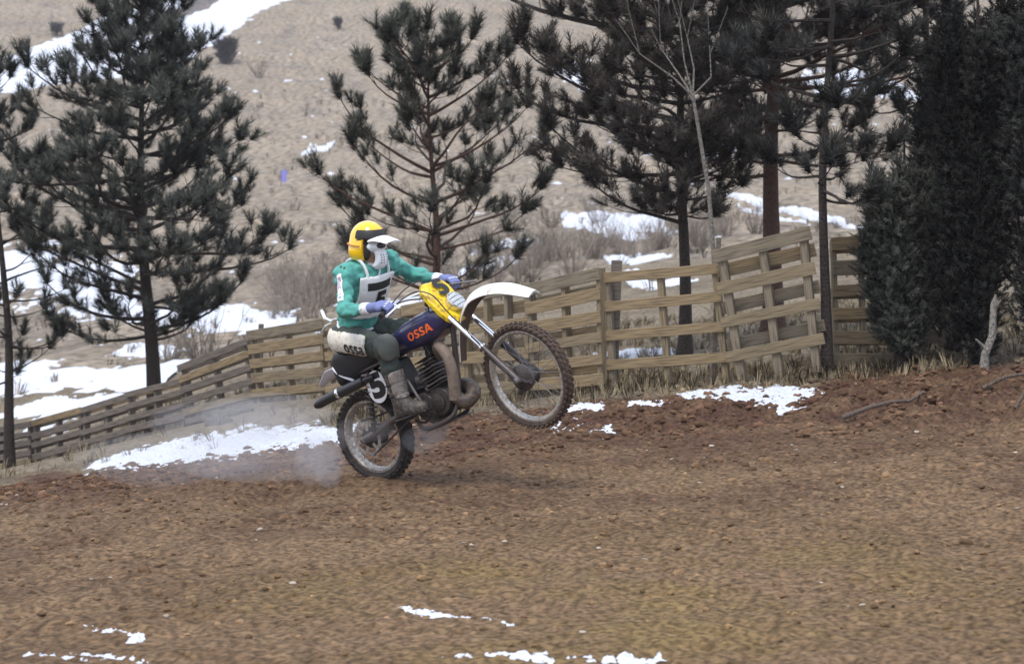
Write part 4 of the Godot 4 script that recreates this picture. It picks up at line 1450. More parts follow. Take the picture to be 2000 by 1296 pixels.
func build_bike() -> void:
	var b := thing("dirt_bike", "blue tanked dirt bike with white fenders rearing on its back wheel", "motorcycle", bike_frame())
	var zax := Basis(Vector3.RIGHT, Vector3(0, 0, 1), Vector3(0, -1, 0))
	# wheels
	var steer := Basis(Vector3(-0.48, 0.877, 0).normalized(), -0.075)
	var fw := wheel(b, "front_wheel", Transform3D(steer, Vector3(1.42, 0.02, 0.003)), 0.346, 0.080, 0.284, 52, 4, M.rubber, 0.062, 0.10)
	var mb := MB.new()
	mb.lathe(Vector3(0, 0, 0.03), zax, [Vector2(0.02, 0.0), Vector2(0.078, 0.0), Vector2(0.085, 0.012), Vector2(0.085, 0.028), Vector2(0.06, 0.04), Vector2(0.03, 0.046), Vector2(0.02, 0.048)], 28)
	part(fw, "brake_drum", mb.commit(35.0), M.slider)
	mb = MB.new()
	mb.tube(P([[0.0, 0.0, 0.08], [0.05, -0.03, 0.085], [0.085, -0.035, 0.085]]), PackedFloat32Array([0.014, 0.012, 0.016]), 8)
	part(fw, "brake_arm", mb.commit(35.0), M.dark_metal)
	mb = MB.new()
	mb.tube(P([[-0.02, -0.06, 0.075], [-0.045, -0.085, 0.08]]), PackedFloat32Array([0.022, 0.018]), 8)
	part(fw, "cable_stop", mb.commit(35.0), M.dark_metal)
	var rw := wheel(b, "rear_wheel", Transform3D(Basis(Vector3(0, 0, 1), 0.1), Vector3.ZERO), 0.316, 0.116, 0.232, 40, 5, M.rear_rubber, 0.07, 0.12)
	mb = MB.new()
	var teeth := 46
	var rim_pts := []
	for side in 2:
		var ring := PackedVector3Array()
		for i in teeth * 2:
			var a := TAU * i / (teeth * 2)
			var r := 0.122 if i % 2 else 0.112
			ring.append(Vector3(cos(a) * r, sin(a) * r, 0.078 + 0.006 * side))
		rim_pts.append(ring)
	var hole := []
	for side in 2:
		var ring := PackedVector3Array()
		for i in teeth * 2:
			var a := TAU * i / (teeth * 2)
			ring.append(Vector3(cos(a), sin(a), 0) * 0.094 + Vector3(0, 0, 0.084 - 0.006 * side))
		hole.append(ring)
	mb.rings([rim_pts[0], rim_pts[1], hole[0], hole[1]], true, false, false, true)
	for i in 6:
		var a := TAU * i / 6.0
		mb.box(Vector3(cos(a) * 0.078, sin(a) * 0.078, 0.081), Vector3(0.05, 0.022, 0.005), Basis(Vector3(0, 0, 1), a), 0.001)
	part(rw, "sprocket", mb.commit(30.0), M.alloy)
	# chain run and swing arm
	mb = MB.new()
	for q in [[[0.0, 0.118, 0.081], [0.5, 0.115, 0.081]], [[0.0, -0.118, 0.081], [0.5, 0.045, 0.081]]]:
		var a := Vector3(q[0][0], q[0][1], q[0][2])
		var e := Vector3(q[1][0], q[1][1], q[1][2])
		var n := int(a.distance_to(e) / 0.0158)
		var bx := board_basis(a, e, Vector3.UP)
		for i in n:
			mb.box(a.lerp(e, (i + 0.5) / n), Vector3(0.014, 0.013, 0.012 if i % 2 else 0.007), bx, 0.002)
	part(b, "chain", mb.commit(30.0), M.dark_metal)
	for s: float in [-1.0, 1.0]:
		pipe(b, "swingarm", [[-0.03, 0.0, 0.105 * s], [0.1, 0.015, 0.108 * s], [0.3, 0.055, 0.10 * s], [0.52, 0.085, 0.07 * s]], [0.019, 0.023, 0.024, 0.024], M.frame_paint)
	pipe(b, "swingarm_brace", [[0.40, 0.068, -0.085], [0.40, 0.068, 0.085]], [0.02, 0.02], M.frame_paint)
	# shocks with springs
	for s: float in [-1.0, 1.0]:
		var lo := Vector3(0.13, 0.03, 0.132 * s)
		var hi := Vector3(0.275, 0.405, 0.132 * s)
		var sh := pipe(b, "shock_absorber", [[lo.x, lo.y, lo.z], [lerpf(lo.x, hi.x, 0.45), lerpf(lo.y, hi.y, 0.45), lo.z], [hi.x, hi.y, hi.z]], [0.017, 0.017, 0.011], M.dark_metal)
		var coil := PackedVector3Array()
		var ax := (hi - lo).normalized()
		var u := ax.cross(Vector3(0, 0, 1)).normalized()
		for i in 121:
			var a := i / 120.0
			coil.append(lo.lerp(hi, 0.16 + 0.76 * a) + (u * cos(a * TAU * 9.0) + Vector3(0, 0, 1) * sin(a * TAU * 9.0)) * 0.031)
		mb = MB.new()
		mb.tube(coil, PackedFloat32Array([0.0042]), 5)
		part(sh, "spring", mb.commit(60.0), M.frame_paint)
	# frame
	var fr := group_part(b, "frame")
	pipe(fr, "head_tube", [[1.015, 0.50, 0], [0.935, 0.66, 0]], [0.03, 0.03], M.frame_paint)
	pipe(fr, "down_tube", [[1.0, 0.52, 0], [0.945, 0.35, 0.01], [0.885, 0.16, 0.02], [0.82, 0.0, 0.03]], [0.019, 0.019, 0.019, 0.019], M.frame_paint)
	pipe(fr, "top_tube", [[0.985, 0.57, 0], [0.75, 0.53, 0], [0.5, 0.47, 0], [0.3, 0.44, 0]], [0.02, 0.02, 0.018, 0.017], M.frame_paint)
	for s: float in [-1.0, 1.0]:
		pipe(fr, "cradle_tube", [[0.83, 0.02, 0.035 * s], [0.77, -0.055, 0.08 * s], [0.6, -0.075, 0.09 * s], [0.5, -0.05, 0.09 * s], [0.49, 0.1, 0.085 * s], [0.44, 0.3, 0.085 * s], [0.36, 0.44, 0.085 * s]], [0.014, 0.014, 0.014, 0.014, 0.014, 0.014, 0.014], M.frame_paint)
		pipe(fr, "seat_rail", [[0.55, 0.45, 0.085 * s], [0.3, 0.425, 0.09 * s], [0.06, 0.43, 0.09 * s], [-0.02, 0.45, 0.085 * s]], [0.012, 0.012, 0.012, 0.011], M.frame_paint)
		pipe(fr, "seat_stay", [[0.49, 0.08, 0.09 * s], [0.28, 0.41, 0.095 * s]], [0.011, 0.011], M.frame_paint)
	# the pale grab rail looping behind the seat
	pipe(b, "grab_rail", [[0.10, 0.385, 0.105], [0.0, 0.455, 0.11], [-0.045, 0.515, 0.095], [-0.06, 0.545, 0.0], [-0.045, 0.515, -0.095], [0.0, 0.455, -0.11], [0.10, 0.385, -0.105]], [0.009, 0.009, 0.009, 0.009, 0.009, 0.009, 0.009], M.rear_fender)
	# engine
	var en := group_part(b, "engine")
	var tilt := Basis(Vector3(0, 0, 1), 0.16)
	mb = MB.new()
	mb.lathe(Vector3(0.60, 0.055, -0.095), zax, [Vector2(0.03, 0.0), Vector2(0.085, 0.006), Vector2(0.10, 0.025), Vector2(0.10, 0.165), Vector2(0.085, 0.185), Vector2(0.05, 0.192), Vector2(0.03, 0.193)], 28)
	mb.lathe(Vector3(0.72, 0.065, -0.08), zax, [Vector2(0.03, 0.0), Vector2(0.088, 0.006), Vector2(0.10, 0.02), Vector2(0.10, 0.145), Vector2(0.088, 0.165), Vector2(0.03, 0.168)], 28)
	mb.box(Vector3(0.64, 0.03, 0.0), Vector3(0.2, 0.15, 0.15), tilt, 0.02)
	mb.lathe(Vector3(0.72, 0.065, 0.085), zax, [Vector2(0.02, 0.0), Vector2(0.05, 0.004), Vector2(0.055, 0.012), Vector2(0.03, 0.018), Vector2(0.01, 0.019)], 20)
	part(en, "crankcase", mb.commit(35.0), M.engine_metal)
	mb = MB.new()
	mb.lathe(Vector3(0.735, 0.15, 0), tilt, [Vector2(0.055, 0.0), Vector2(0.055, 0.20)], 20)
	part(en, "cylinder", mb.commit(35.0), M.engine_metal)
	for k in 9:
		block(en, "cooling_fin", Vector3(0.735, 0.16, 0) + tilt * Vector3(0, 0.024 * k, 0), Vector3(0.17 if k < 6 else 0.155, 0.006, 0.19 if k < 6 else 0.17), tilt, M.fin if k % 2 else M.engine_metal, 0.002)
	mb = MB.new()
	mb.lathe(Vector3(0.735, 0.15, 0) + tilt * Vector3(0, 0.215, 0), tilt, [Vector2(0.015, 0.0), Vector2(0.015, 0.03), Vector2(0.009, 0.032), Vector2(0.009, 0.06)], 10)
	part(en, "spark_plug", mb.commit(35.0), M.black)
	mb = MB.new()
	mb.lathe(Vector3(0.62, 0.23, 0), Basis(Vector3(0, 0, 1), 1.45), [Vector2(0.03, -0.06), Vector2(0.034, -0.03), Vector2(0.034, 0.03), Vector2(0.042, 0.035), Vector2(0.042, 0.07)], 16)
	mb.tube(P([[0.61, 0.17, 0.0], [0.61, 0.30, 0.0]]), PackedFloat32Array([0.026, 0.024]), 12)
	part(en, "carburettor", mb.commit(35.0), M.fin)
	block(b, "air_box", Vector3(0.40, 0.27, -0.01), Vector3(0.20, 0.26, 0.15), Basis(Vector3(0, 0, 1), 0.2), M.black, 0.02)
	block(b, "skid_plate", Vector3(0.66, -0.085, 0), Vector3(0.30, 0.008, 0.17), Basis(Vector3(0, 0, 1), 0.06), M.slider, 0.003)
	# exhaust: header pipe, belly of the expansion chamber, silencer
	pipe(b, "header_pipe", [[0.79, 0.325, 0.0], [0.835, 0.385, 0.045], [0.885, 0.385, 0.075], [0.925, 0.32, 0.088], [0.925, 0.22, 0.092], [0.893, 0.12, 0.092], [0.862, 0.045, 0.085]], [0.028, 0.034, 0.037, 0.037, 0.036, 0.037, 0.042], M.muddy_pipe, 16, 8)
	pipe(b, "expansion_chamber", [[0.868, 0.06, 0.082], [0.90, 0.0, 0.05], [0.93, 0.03, -0.01], [0.90, 0.07, -0.055], [0.80, 0.10, -0.11], [0.6, 0.14, -0.14], [0.42, 0.25, -0.13], [0.30, 0.34, -0.04], [0.28, 0.36, 0.10]], [0.041, 0.045, 0.047, 0.048, 0.05, 0.048, 0.045, 0.03, 0.024], M.chamber, 16, 8)
	var si := pipe(b, "silencer", [[0.33, 0.362, 0.155], [0.24, 0.358, 0.168], [0.22, 0.357, 0.168], [-0.10, 0.338, 0.172], [-0.20, 0.328, 0.172], [-0.245, 0.324, 0.172]], [0.018, 0.022, 0.032, 0.034, 0.033, 0.022], M.silencer_black, 16, 4)
	mb = MB.new()
	mb.lathe(Vector3(0.0, 0.3445, 0.172), Basis(Vector3(0, 0, 1), PI / 2.0 + 0.06), [Vector2(0.0345, -0.012), Vector2(0.0368, -0.01), Vector2(0.0368, 0.01), Vector2(0.0345, 0.012)], 20)
	part(si, "clamp_band", mb.commit(35.0), M.chrome)
	# fork: chrome tubes, dark sliders, clamps
	var fd := Vector3(0.329, -0.487, 0.0).normalized()
	for s: float in [-1.0, 1.0]:
		var top := Vector3(0.945, 0.70, 0.09 * s)
		var mid := Vector3(1.235, 0.272, 0.09 * s)
		var low := Vector3(1.405, 0.018, 0.09 * s)
		mb = MB.new()
		mb.tube(PackedVector3Array([top, mid]), PackedFloat32Array([0.0175, 0.0175]), 16)
		part(b, "fork_tube", mb.commit(50.0), M.chrome)
		var sl := pipe(b, "fork_slider", [[1.222, 0.291, 0.09 * s], [1.228, 0.282, 0.09 * s], [1.25, 0.25, 0.09 * s], [1.33, 0.131, 0.09 * s], [1.405, 0.018, 0.09 * s], [1.42, -0.005, 0.09 * s]], [0.021, 0.026, 0.0245, 0.023, 0.023, 0.016], M.slider, 14, 3)
		mb = MB.new()
		mb.lathe(Vector3(1.2265, 0.2845, 0.09 * s), Basis(fd.cross(Vector3(0, 0, 1)), -fd, Vector3(0, 0, 1)), [Vector2(0.0265, -0.010), Vector2(0.0295, -0.006), Vector2(0.0295, 0.006), Vector2(0.022, 0.012)], 18)
		mb.tube(PackedVector3Array([Vector3(1.25, 0.252, 0.116 * s), Vector3(1.25, 0.252, 0.124 * s)]), PackedFloat32Array([0.012, 0.010]), 10)
		part(sl, "dust_seal", mb.commit(35.0), M.chrome)
	block(b, "lower_clamp", Vector3(1.03, 0.56, 0), Vector3(0.05, 0.03, 0.225), Basis(Vector3(0, 0, 1), -0.98 + PI / 2.0), M.dark_metal, 0.008)
	block(b, "upper_clamp", Vector3(0.955, 0.675, 0), Vector3(0.075, 0.028, 0.235), Basis(Vector3(0, 0, 1), -0.98 + PI / 2.0), M.dark_metal, 0.008)
	# front fender: a short tail down behind the clamps, a long lip forward
	sheet(b, "front_fender", smooth_path(P([[0.95, 0.25, 0], [1.0, 0.37, 0], [1.065, 0.485, 0], [1.15, 0.575, 0], [1.25, 0.628, 0], [1.39, 0.633, 0], [1.55, 0.588, 0], [1.71, 0.492, 0]]), 4), [0.030, 0.034, 0.045, 0.058, 0.070, 0.078, 0.082, 0.08, 0.060], [0.010, 0.014, 0.025, 0.036, 0.046, 0.054, 0.054, 0.048, 0.032], Vector3(0, 0, 1), 0.004, M.fender_white, M.fender_under)
	# number plate with the lamp in it
	var pu := Vector3(-0.44, 0.898, 0).normalized()
	var pn := Vector3(0.898, 0.44, 0).normalized()
	var pc := Vector3(1.018, 0.650, 0)
	var outline := [[-0.085, 0.135], [0.085, 0.135], [0.118, 0.095], [0.122, 0.02], [0.115, -0.06], [0.10, -0.115], [0.07, -0.15], [-0.07, -0.15], [-0.10, -0.115], [-0.115, -0.06], [-0.122, 0.02], [-0.118, 0.095]]
	var ring_f := PackedVector3Array()
	var ring_b := PackedVector3Array()
	for q in outline:
		q[0] *= 1.1
		q[1] *= 1.16
		var bow: float = -1.6 * q[0] * q[0] - 0.25 * absf(q[1]) * absf(q[1])
		ring_f.append(pc + Vector3(0, 0, -q[0]) + pu * q[1] + pn * (0.012 + bow))
		ring_b.append(pc + Vector3(0, 0, -q[0]) + pu * q[1] + pn * (-0.012 + bow))
	mb = MB.new()
	var inner := PackedVector3Array()
	for i in outline.size():
		var q: Array = outline[i]
		inner.append(pc + Vector3(0, 0, -q[0] * 0.82) + pu * q[1] * 0.85 + pn * (0.020 - 1.6 * q[0] * q[0] * 0.6))
	ring_b.reverse(); ring_f.reverse(); inner.reverse()
	mb.rings([ring_b, ring_f, inner])
	var plate := part(b, "number_plate", mb.commit(45.0), M.plate_yellow)
	var txt: PackedVector3Array = finer(flat_text("5", 0.165, 0.9).surface_get_arrays(0), 0.02)[0]
	for i in txt.size():
		var q := txt[i]
		var u := q.x * 1.25 + 0.004
		txt[i] = pc + Vector3(0, 0, -u) + pu * (q.y + 0.082) + pn * (0.0245 - 0.7 * u * u)
	lay_on(plate, "numeral", txt, M.black)
	var hl := group_part(b, "headlight")
	var hb := Basis(Vector3(0, 0, 1).cross(pn).normalized() * -1.0, (pn + Vector3(0.05, -0.12, 0)).normalized(), Vector3(0, 0, 1)).orthonormalized()
	var hc := pc + pu * -0.06 + pn * 0.012
	mb = MB.new()
	mb.lathe(hc, hb, [Vector2(0.058, -0.02), Vector2(0.066, 0.01), Vector2(0.068, 0.04), Vector2(0.064, 0.046), Vector2(0.058, 0.044)], 32)
	part(hl, "bezel", mb.commit(35.0), M.lens_rim)
	mb = MB.new()
	mb.lathe(hc, hb, [Vector2(0.056, 0.0405), Vector2(0.03, 0.030), Vector2(0.012, 0.022), Vector2(0.001, 0.020)], 28)
	part(hl, "reflector", mb.commit(50.0), M.reflector)
	mb = MB.new()
	mb.lathe(hc, hb, [Vector2(0.010, 0.022), Vector2(0.013, 0.034), Vector2(0.009, 0.044), Vector2(0.001, 0.046)], 14)
	part(hl, "bulb", mb.commit(50.0), M.fin)
	mb = MB.new()
	mb.lathe(hc, hb, [Vector2(0.0625, 0.047), Vector2(0.055, 0.056), Vector2(0.035, 0.063), Vector2(0.001, 0.066)], 32)
	part(hl, "lens", mb.commit(50.0), M.lens_glass)
	for k in 4:
		var off := -0.045 + 0.03 * k
		mb = MB.new()
		var gp := PackedVector3Array()
		for i in 9:
			var u := -1.0 + 0.25 * i
			var half := sqrt(maxf(0.0, 0.066 * 0.066 - off * off))
			gp.append(hc + hb.z * (u * half) + hb.x * off + hb.y * (0.05 + 0.026 * (1.0 - u * u)))
		mb.tube(gp, PackedFloat32Array([0.0022]), 5)
		part(hl, "guard_wire", mb.commit(50.0), M.dark_metal)
	# handlebar, grips, levers, cables
	var hb_pts := [[0.835, 0.688, 0.425], [0.812, 0.718, 0.33], [0.805, 0.735, 0.24], [0.85, 0.735, 0.165], [0.925, 0.705, 0.075], [0.93, 0.70, 0.0], [0.925, 0.705, -0.075], [0.85, 0.745, -0.165], [0.80, 0.752, -0.24], [0.795, 0.745, -0.33], [0.80, 0.735, -0.43]]
	var bar := pipe(b, "handlebar", hb_pts, [0.011, 0.011, 0.011, 0.011, 0.011, 0.011, 0.011, 0.011, 0.011, 0.011, 0.011], M.chrome, 12)
	pipe(bar, "crossbar", [[0.83, 0.74, 0.19], [0.825, 0.748, 0.0], [0.826, 0.752, -0.19]], [0.0085, 0.0085, 0.0085], M.white_plate, 8)
	pipe(b, "grip", [[0.836, 0.687, 0.432], [0.812, 0.718, 0.33], [0.806, 0.729, 0.29]], [0.017, 0.0165, 0.018], M.grip_rubber)
	pipe(b, "grip", [[0.80, 0.735, -0.435], [0.795, 0.745, -0.33], [0.796, 0.749, -0.29]], [0.017, 0.0165, 0.018], M.grip_rubber)
	pipe(b, "brake_lever", [[0.83, 0.725, 0.265], [0.87, 0.712, 0.30], [0.885, 0.69, 0.38], [0.895, 0.678, 0.43], [0.897, 0.675, 0.445]], [0.008, 0.007, 0.006, 0.006, 0.010], M.white_plate, 8)
	pipe(b, "clutch_lever", [[0.82, 0.745, -0.265], [0.86, 0.735, -0.30], [0.885, 0.72, -0.37], [0.90, 0.708, -0.44], [0.903, 0.705, -0.455]], [0.008, 0.007, 0.006, 0.006, 0.011], M.fin, 8)
	pipe(b, "throttle_cable", [[0.82, 0.745, 0.27], [0.86, 0.80, 0.16], [0.90, 0.815, 0.04], [0.95, 0.74, 0.12], [0.93, 0.62, 0.10], [0.80, 0.55, 0.06]], [0.0045, 0.0045, 0.0045, 0.0045, 0.0045, 0.0045], M.cable, 6)
	pipe(b, "brake_cable", [[0.85, 0.73, 0.27], [0.93, 0.76, 0.16], [1.03, 0.70, 0.13], [1.09, 0.58, 0.125], [1.2, 0.38, 0.12], [1.36, 0.08, 0.115]], [0.0045, 0.0045, 0.0045, 0.0045, 0.0045, 0.0045], M.cable, 6)
	pipe(b, "clutch_cable", [[0.84, 0.745, -0.27], [0.93, 0.77, -0.16], [1.0, 0.68, -0.12], [0.95, 0.5, -0.09], [0.8, 0.3, -0.1]], [0.0045, 0.0045, 0.0045, 0.0045, 0.0045], M.cable, 6)
	# tank
	var rs := []
	for k in 25:
		var x := lerpf(0.52, 1.05, k / 24.0)
		var r := tank_row(x)
		var ring := PackedVector3Array()
		for i in 36:
			var a := TAU * i / 36.0
			var ca := cos(a)
			var sa := sin(a)
			var e := 0.62
			ring.append(Vector3(x, (r[2] + r[3]) * 0.5 + signf(sa) * pow(absf(sa), e) * (r[3] - r[2]) * 0.5, -signf(ca) * pow(absf(ca), e) * r[1]))
		rs.append(ring)
	mb = MB.new()
	mb.rings(rs)
	var tank := part(b, "fuel_tank", mb.commit(50.0), M.tank_blue)
	mb = MB.new()
	mb.lathe(Vector3(0.86, 0.628, 0), Basis(Vector3(0, 0, 1), 0.0), [Vector2(0.03, 0.0), Vector2(0.034, 0.006), Vector2(0.034, 0.02), Vector2(0.028, 0.026), Vector2(0.001, 0.027)], 20)
	part(tank, "filler_cap", mb.commit(35.0), M.chrome)
	for s: float in [-1.0, 1.0]:
		var soup: PackedVector3Array = finer(flat_text("OSSA", 0.070, 0.4).surface_get_arrays(0), 0.014)[0]
		for i in soup.size():
			var q := soup[i]
			var x := 0.822 + s * q.x * 1.25
			var y := 0.513 + q.y + s * q.x * 0.09
			soup[i] = Vector3(x, y, s * (tank_side(x, y) + 0.0025))
		lay_on(tank, "lettering", soup, M.letter_orange)
	# seat
	rs = []
	for k in 15:
		var t := k / 14.0
		var x := lerpf(-0.055, 0.60, t)
		var topy := 0.57 + 0.02 * cos(t * 5.0) + (0.015 if k < 13 else 0.0)
		var boty := lerpf(0.375, 0.45, smoothstep(0.0, 0.9, t))
		var w := lerpf(0.122, 0.095, t) * (0.8 if k == 0 or k == 14 else 1.0)
		if k == 0: topy -= 0.03
		var ring := PackedVector3Array()
		for i in 24:
			var a := TAU * i / 24.0
			var e := 0.5
			ring.append(Vector3(x, (topy + boty) * 0.5 + signf(sin(a)) * pow(absf(sin(a)), e) * (topy - boty) * 0.5, -signf(cos(a)) * pow(absf(cos(a)), e) * w))
		rs.append(ring)
	mb = MB.new()
	mb.rings(rs)
	part(b, "seat", mb.commit(50.0), M.seat_black)
	# rear fender with its pointed tail
	sheet(b, "rear_fender", smooth_path(P([[0.28, 0.36, 0], [0.10, 0.385, 0], [-0.03, 0.435, 0], [-0.14, 0.45, 0], [-0.30, 0.425, 0]]), 5), [0.06, 0.085, 0.10, 0.09, 0.03], [0.012, 0.03, 0.07, 0.06, 0.006], Vector3(0, 0, -1) * -1.0, 0.004, M.rear_fender, M.fender_under)
	# side panel with the race number
	for s: float in [-1.0, 1.0]:
		var f := PackedVector3Array()
		var g2 := PackedVector3Array()
		for i in 28:
			var a := TAU * i / 28.0
			var q := Vector3(0.322 + cos(a) * 0.086 + sin(a) * 0.012, 0.292 + sin(a) * 0.105, 0)
			f.append(q + Vector3(0, 0, 0.156 * s))
			g2.append(q + Vector3(0, 0, 0.148 * s))
		if s < 0: f.reverse(); g2.reverse()
		mb = MB.new()
		mb.rings([g2, f])
		var sp := part(b, "side_panel", mb.commit(40.0), M.white_plate)
		var soup: PackedVector3Array = finer(flat_text("5", 0.21, 1.3).surface_get_arrays(0), 0.2)[0]
		for i in soup.size():
			soup[i] = Vector3(0.322 + s * soup[i].x * 1.1, 0.292 + soup[i].y, s * 0.1575)
		lay_on(sp, "numeral", soup, M.black)
	for s: float in [-1.0, 1.0]:
		block(b, "footpeg", Vector3(0.50, 0.035, 0.165 * s), Vector3(0.035, 0.022, 0.11), Basis(), M.dark_metal, 0.004)
	pipe(b, "brake_pedal", [[0.5, 0.0, 0.12], [0.6, -0.03, 0.14], [0.68, 0.0, 0.15], [0.70, 0.015, 0.19]], [0.009, 0.009, 0.009, 0.012], M.dark_metal, 8)
	pipe(b, "kick_starter", [[0.62, 0.06, 0.10], [0.63, 0.12, 0.15], [0.60, 0.25, 0.155], [0.60, 0.26, 0.17]], [0.012, 0.010, 0.010, 0.012], M.fin, 8)
# ------------------------------------------------------------------ rider, in the motorcycle's axes
class Field:
	var o: Vector3
	var c: float
	var nx: int
	var ny: int
	var nz: int
	var f := PackedFloat32Array()
	func _init(lo: Vector3, hi: Vector3, cell: float) -> void:
		o = lo
		c = cell
		nx = int(ceil((hi.x - lo.x) / cell)) + 1
		ny = int(ceil((hi.y - lo.y) / cell)) + 1
		nz = int(ceil((hi.z - lo.z) / cell)) + 1
		f.resize(nx * ny * nz)
		f.fill(1.0)
	func copy() -> Field:
		var g := Field.new(o, o, c)
		g.nx = nx
		g.ny = ny
		g.nz = nz
		g.f = f.duplicate()
		return g
	func span(lo: Vector3, hi: Vector3) -> Array:
		return [clampi(int((lo.x - o.x) / c), 0, nx), clampi(int((hi.x - o.x) / c) + 2, 0, nx), clampi(int((lo.y - o.y) / c), 0, ny), clampi(int((hi.y - o.y) / c) + 2, 0, ny), clampi(int((lo.z - o.z) / c), 0, nz), clampi(int((hi.z - o.z) / c) + 2, 0, nz)]
	func bone(a: Vector3, b: Vector3, ra: float, rb: float, k := 0.04) -> void:
		var m := maxf(ra, rb) + k + 2.5 * c
		var s := span(a.min(b) - Vector3.ONE * m, a.max(b) + Vector3.ONE * m)
		var ab := b - a
		var l2 := maxf(ab.length_squared(), 1e-9)
		for y in range(s[2], s[3]):
			for z in range(s[4], s[5]):
				var i := (y * nz + z) * nx + int(s[0])
				var p := Vector3(o.x + s[0] * c, o.y + y * c, o.z + z * c)
				for x in range(s[0], s[1]):
					var t := clampf((p - a).dot(ab) / l2, 0.0, 1.0)
					var d := p.distance_to(a + ab * t) - lerpf(ra, rb, t)
					var e := f[i]
					var h := maxf(k - absf(d - e), 0.0)
					f[i] = minf(d, e) - h * h / (4.0 * k)
					i += 1
					p.x += c
	func blob(q: Vector3, b: Basis, r: Vector3, k := 0.04) -> void:
		var m := maxf(r.x, maxf(r.y, r.z)) + k + 2.5 * c
		var s := span(q - Vector3.ONE * m, q + Vector3.ONE * m)
		var inv := b.transposed()
		for y in range(s[2], s[3]):
			for z in range(s[4], s[5]):
				for x in range(s[0], s[1]):
					var d := ellipsoid(inv * (Vector3(o.x + x * c, o.y + y * c, o.z + z * c) - q), r)
					var i := (y * nz + z) * nx + x
					var e := f[i]
					var h := maxf(k - absf(d - e), 0.0)
					f[i] = minf(d, e) - h * h / (4.0 * k)
	static func ellipsoid(p: Vector3, r: Vector3) -> float:
		var k0 := (p / r).length()
		var k1 := (p / (r * r)).length()
		return k0 * (k0 - 1.0) / maxf(k1, 1e-6) if k0 > 0.02 else -minf(r.x, minf(r.y, r.z))
	func carve(q: Vector3, b: Basis, r: Vector3) -> void:
		var inv := b.transposed()
		for y in ny:
			for z in nz:
				for x in nx:
					var i := (y * nz + z) * nx + x
					f[i] = maxf(f[i], -ellipsoid(inv * (Vector3(o.x + x * c, o.y + y * c, o.z + z * c) - q), r))
	func box_keep(q: Vector3, b: Basis, h: Vector3, keep := true, rnd := 0.01) -> void:
		# keep only what lies inside a rounded box, or cut the box away
		var inv := b.transposed()
		for y in ny:
			for z in nz:
				var i := (y * nz + z) * nx
				for x in nx:
					if f[i] < 0.2:
						var p := (inv * (Vector3(o.x + x * c, o.y + y * c, o.z + z * c) - q)).abs() - h + Vector3.ONE * rnd
						var d := p.max(Vector3.ZERO).length() + minf(maxf(p.x, maxf(p.y, p.z)), 0.0) - rnd
						f[i] = maxf(f[i], d if keep else -d)
					i += 1
	func below(q: Vector3, n: Vector3) -> void:
		for y in ny:
			for z in nz:
				var i := (y * nz + z) * nx
				var d := (Vector3(o.x, o.y + y * c, o.z + z * c) - q).dot(n)
				for x in nx:
					f[i] = maxf(f[i], d)
					d += n.x * c
					i += 1
	func grow(r: float) -> void:
		for i in f.size():
			f[i] -= r
	func crinkle(n: FastNoiseLite, amp: float, stretch := Vector3.ONE) -> void:
		for y in ny:
			for z in nz:
				for x in nx:
					var i := (y * nz + z) * nx + x
					if absf(f[i]) < 4.0 * c:
						var p := Vector3(o.x + x * c, o.y + y * c, o.z + z * c) * stretch
						f[i] += amp * n.get_noise_3dv(p)
	func at(p: Vector3) -> float:
		var q := (p - o) / c
		var x := clampi(int(q.x), 0, nx - 2)
		var y := clampi(int(q.y), 0, ny - 2)
		var z := clampi(int(q.z), 0, nz - 2)
		var u := q.x - x
		var v := q.y - y
		var w := q.z - z
		var i := (y * nz + z) * nx + x
		var j := i + nx
		var k := i + nz * nx
		var l := k + nx
		return lerpf(lerpf(lerpf(f[i], f[i + 1], u), lerpf(f[j], f[j + 1], u), w), lerpf(lerpf(f[k], f[k + 1], u), lerpf(f[l], f[l + 1], u), w), v)
	func land(p: Vector3, dir: Vector3, off: float) -> Vector3:
		# march along dir until the surface is reached
		var t := 0.0
		for i in 70:
			var d := at(p + dir * t) - off
			if d < 0.0004: break
			t += minf(d * 0.8, 0.008)
		return p + dir * t
	func mesh() -> ArrayMesh:
		var id := PackedInt32Array()
		id.resize(nx * ny * nz)
		id.fill(-1)
		var v := PackedVector3Array()
		var off := [0, 1, nx, nx + 1, nx * nz, nx * nz + 1, nx * nz + nx, nx * nz + nx + 1]
		for y in ny - 1:
			for z in nz - 1:
				var i := (y * nz + z) * nx
				for x in nx - 1:
					var k := i + x
					if absf(f[k]) > 2.6 * c: continue
					var inside := 0
					var g := [0.0, 0.0, 0.0, 0.0, 0.0, 0.0, 0.0, 0.0]
					for q in 8:
						var w: float = f[k + off[q]]
						g[q] = w
						if w < 0.0: inside += 1
					if inside == 0 or inside == 8: continue
					var s := Vector3.ZERO
					var n := 0
					for e in EDGES:
						var a: float = g[e[0]]
						var b: float = g[e[1]]
						if (a < 0.0) != (b < 0.0):
							var t := a / (a - b)
							s += CORNER[e[0]].lerp(CORNER[e[1]], t)
							n += 1
					id[k] = v.size()
					v.append(o + (Vector3(x, y, z) + s / n) * c)
		var ix := PackedInt32Array()
		var sy := nx * nz
		for y in range(1, ny - 1):
			for z in range(1, nz - 1):
				for x in range(1, nx - 1):
					var k := (y * nz + z) * nx + x
					var w := f[k]
					if absf(w) > 2.6 * c: continue
					var s := w < 0.0
					if s != (f[k + 1] < 0.0):
						face(ix, id[k - sy - nx], id[k - nx], id[k], id[k - sy], not s)
					if s != (f[k + sy] < 0.0):
						face(ix, id[k - nx - 1], id[k - 1], id[k], id[k - nx], not s)
					if s != (f[k + nx] < 0.0):
						face(ix, id[k - sy - 1], id[k - sy], id[k], id[k - 1], not s)
		var n := PackedVector3Array()
		n.resize(v.size())
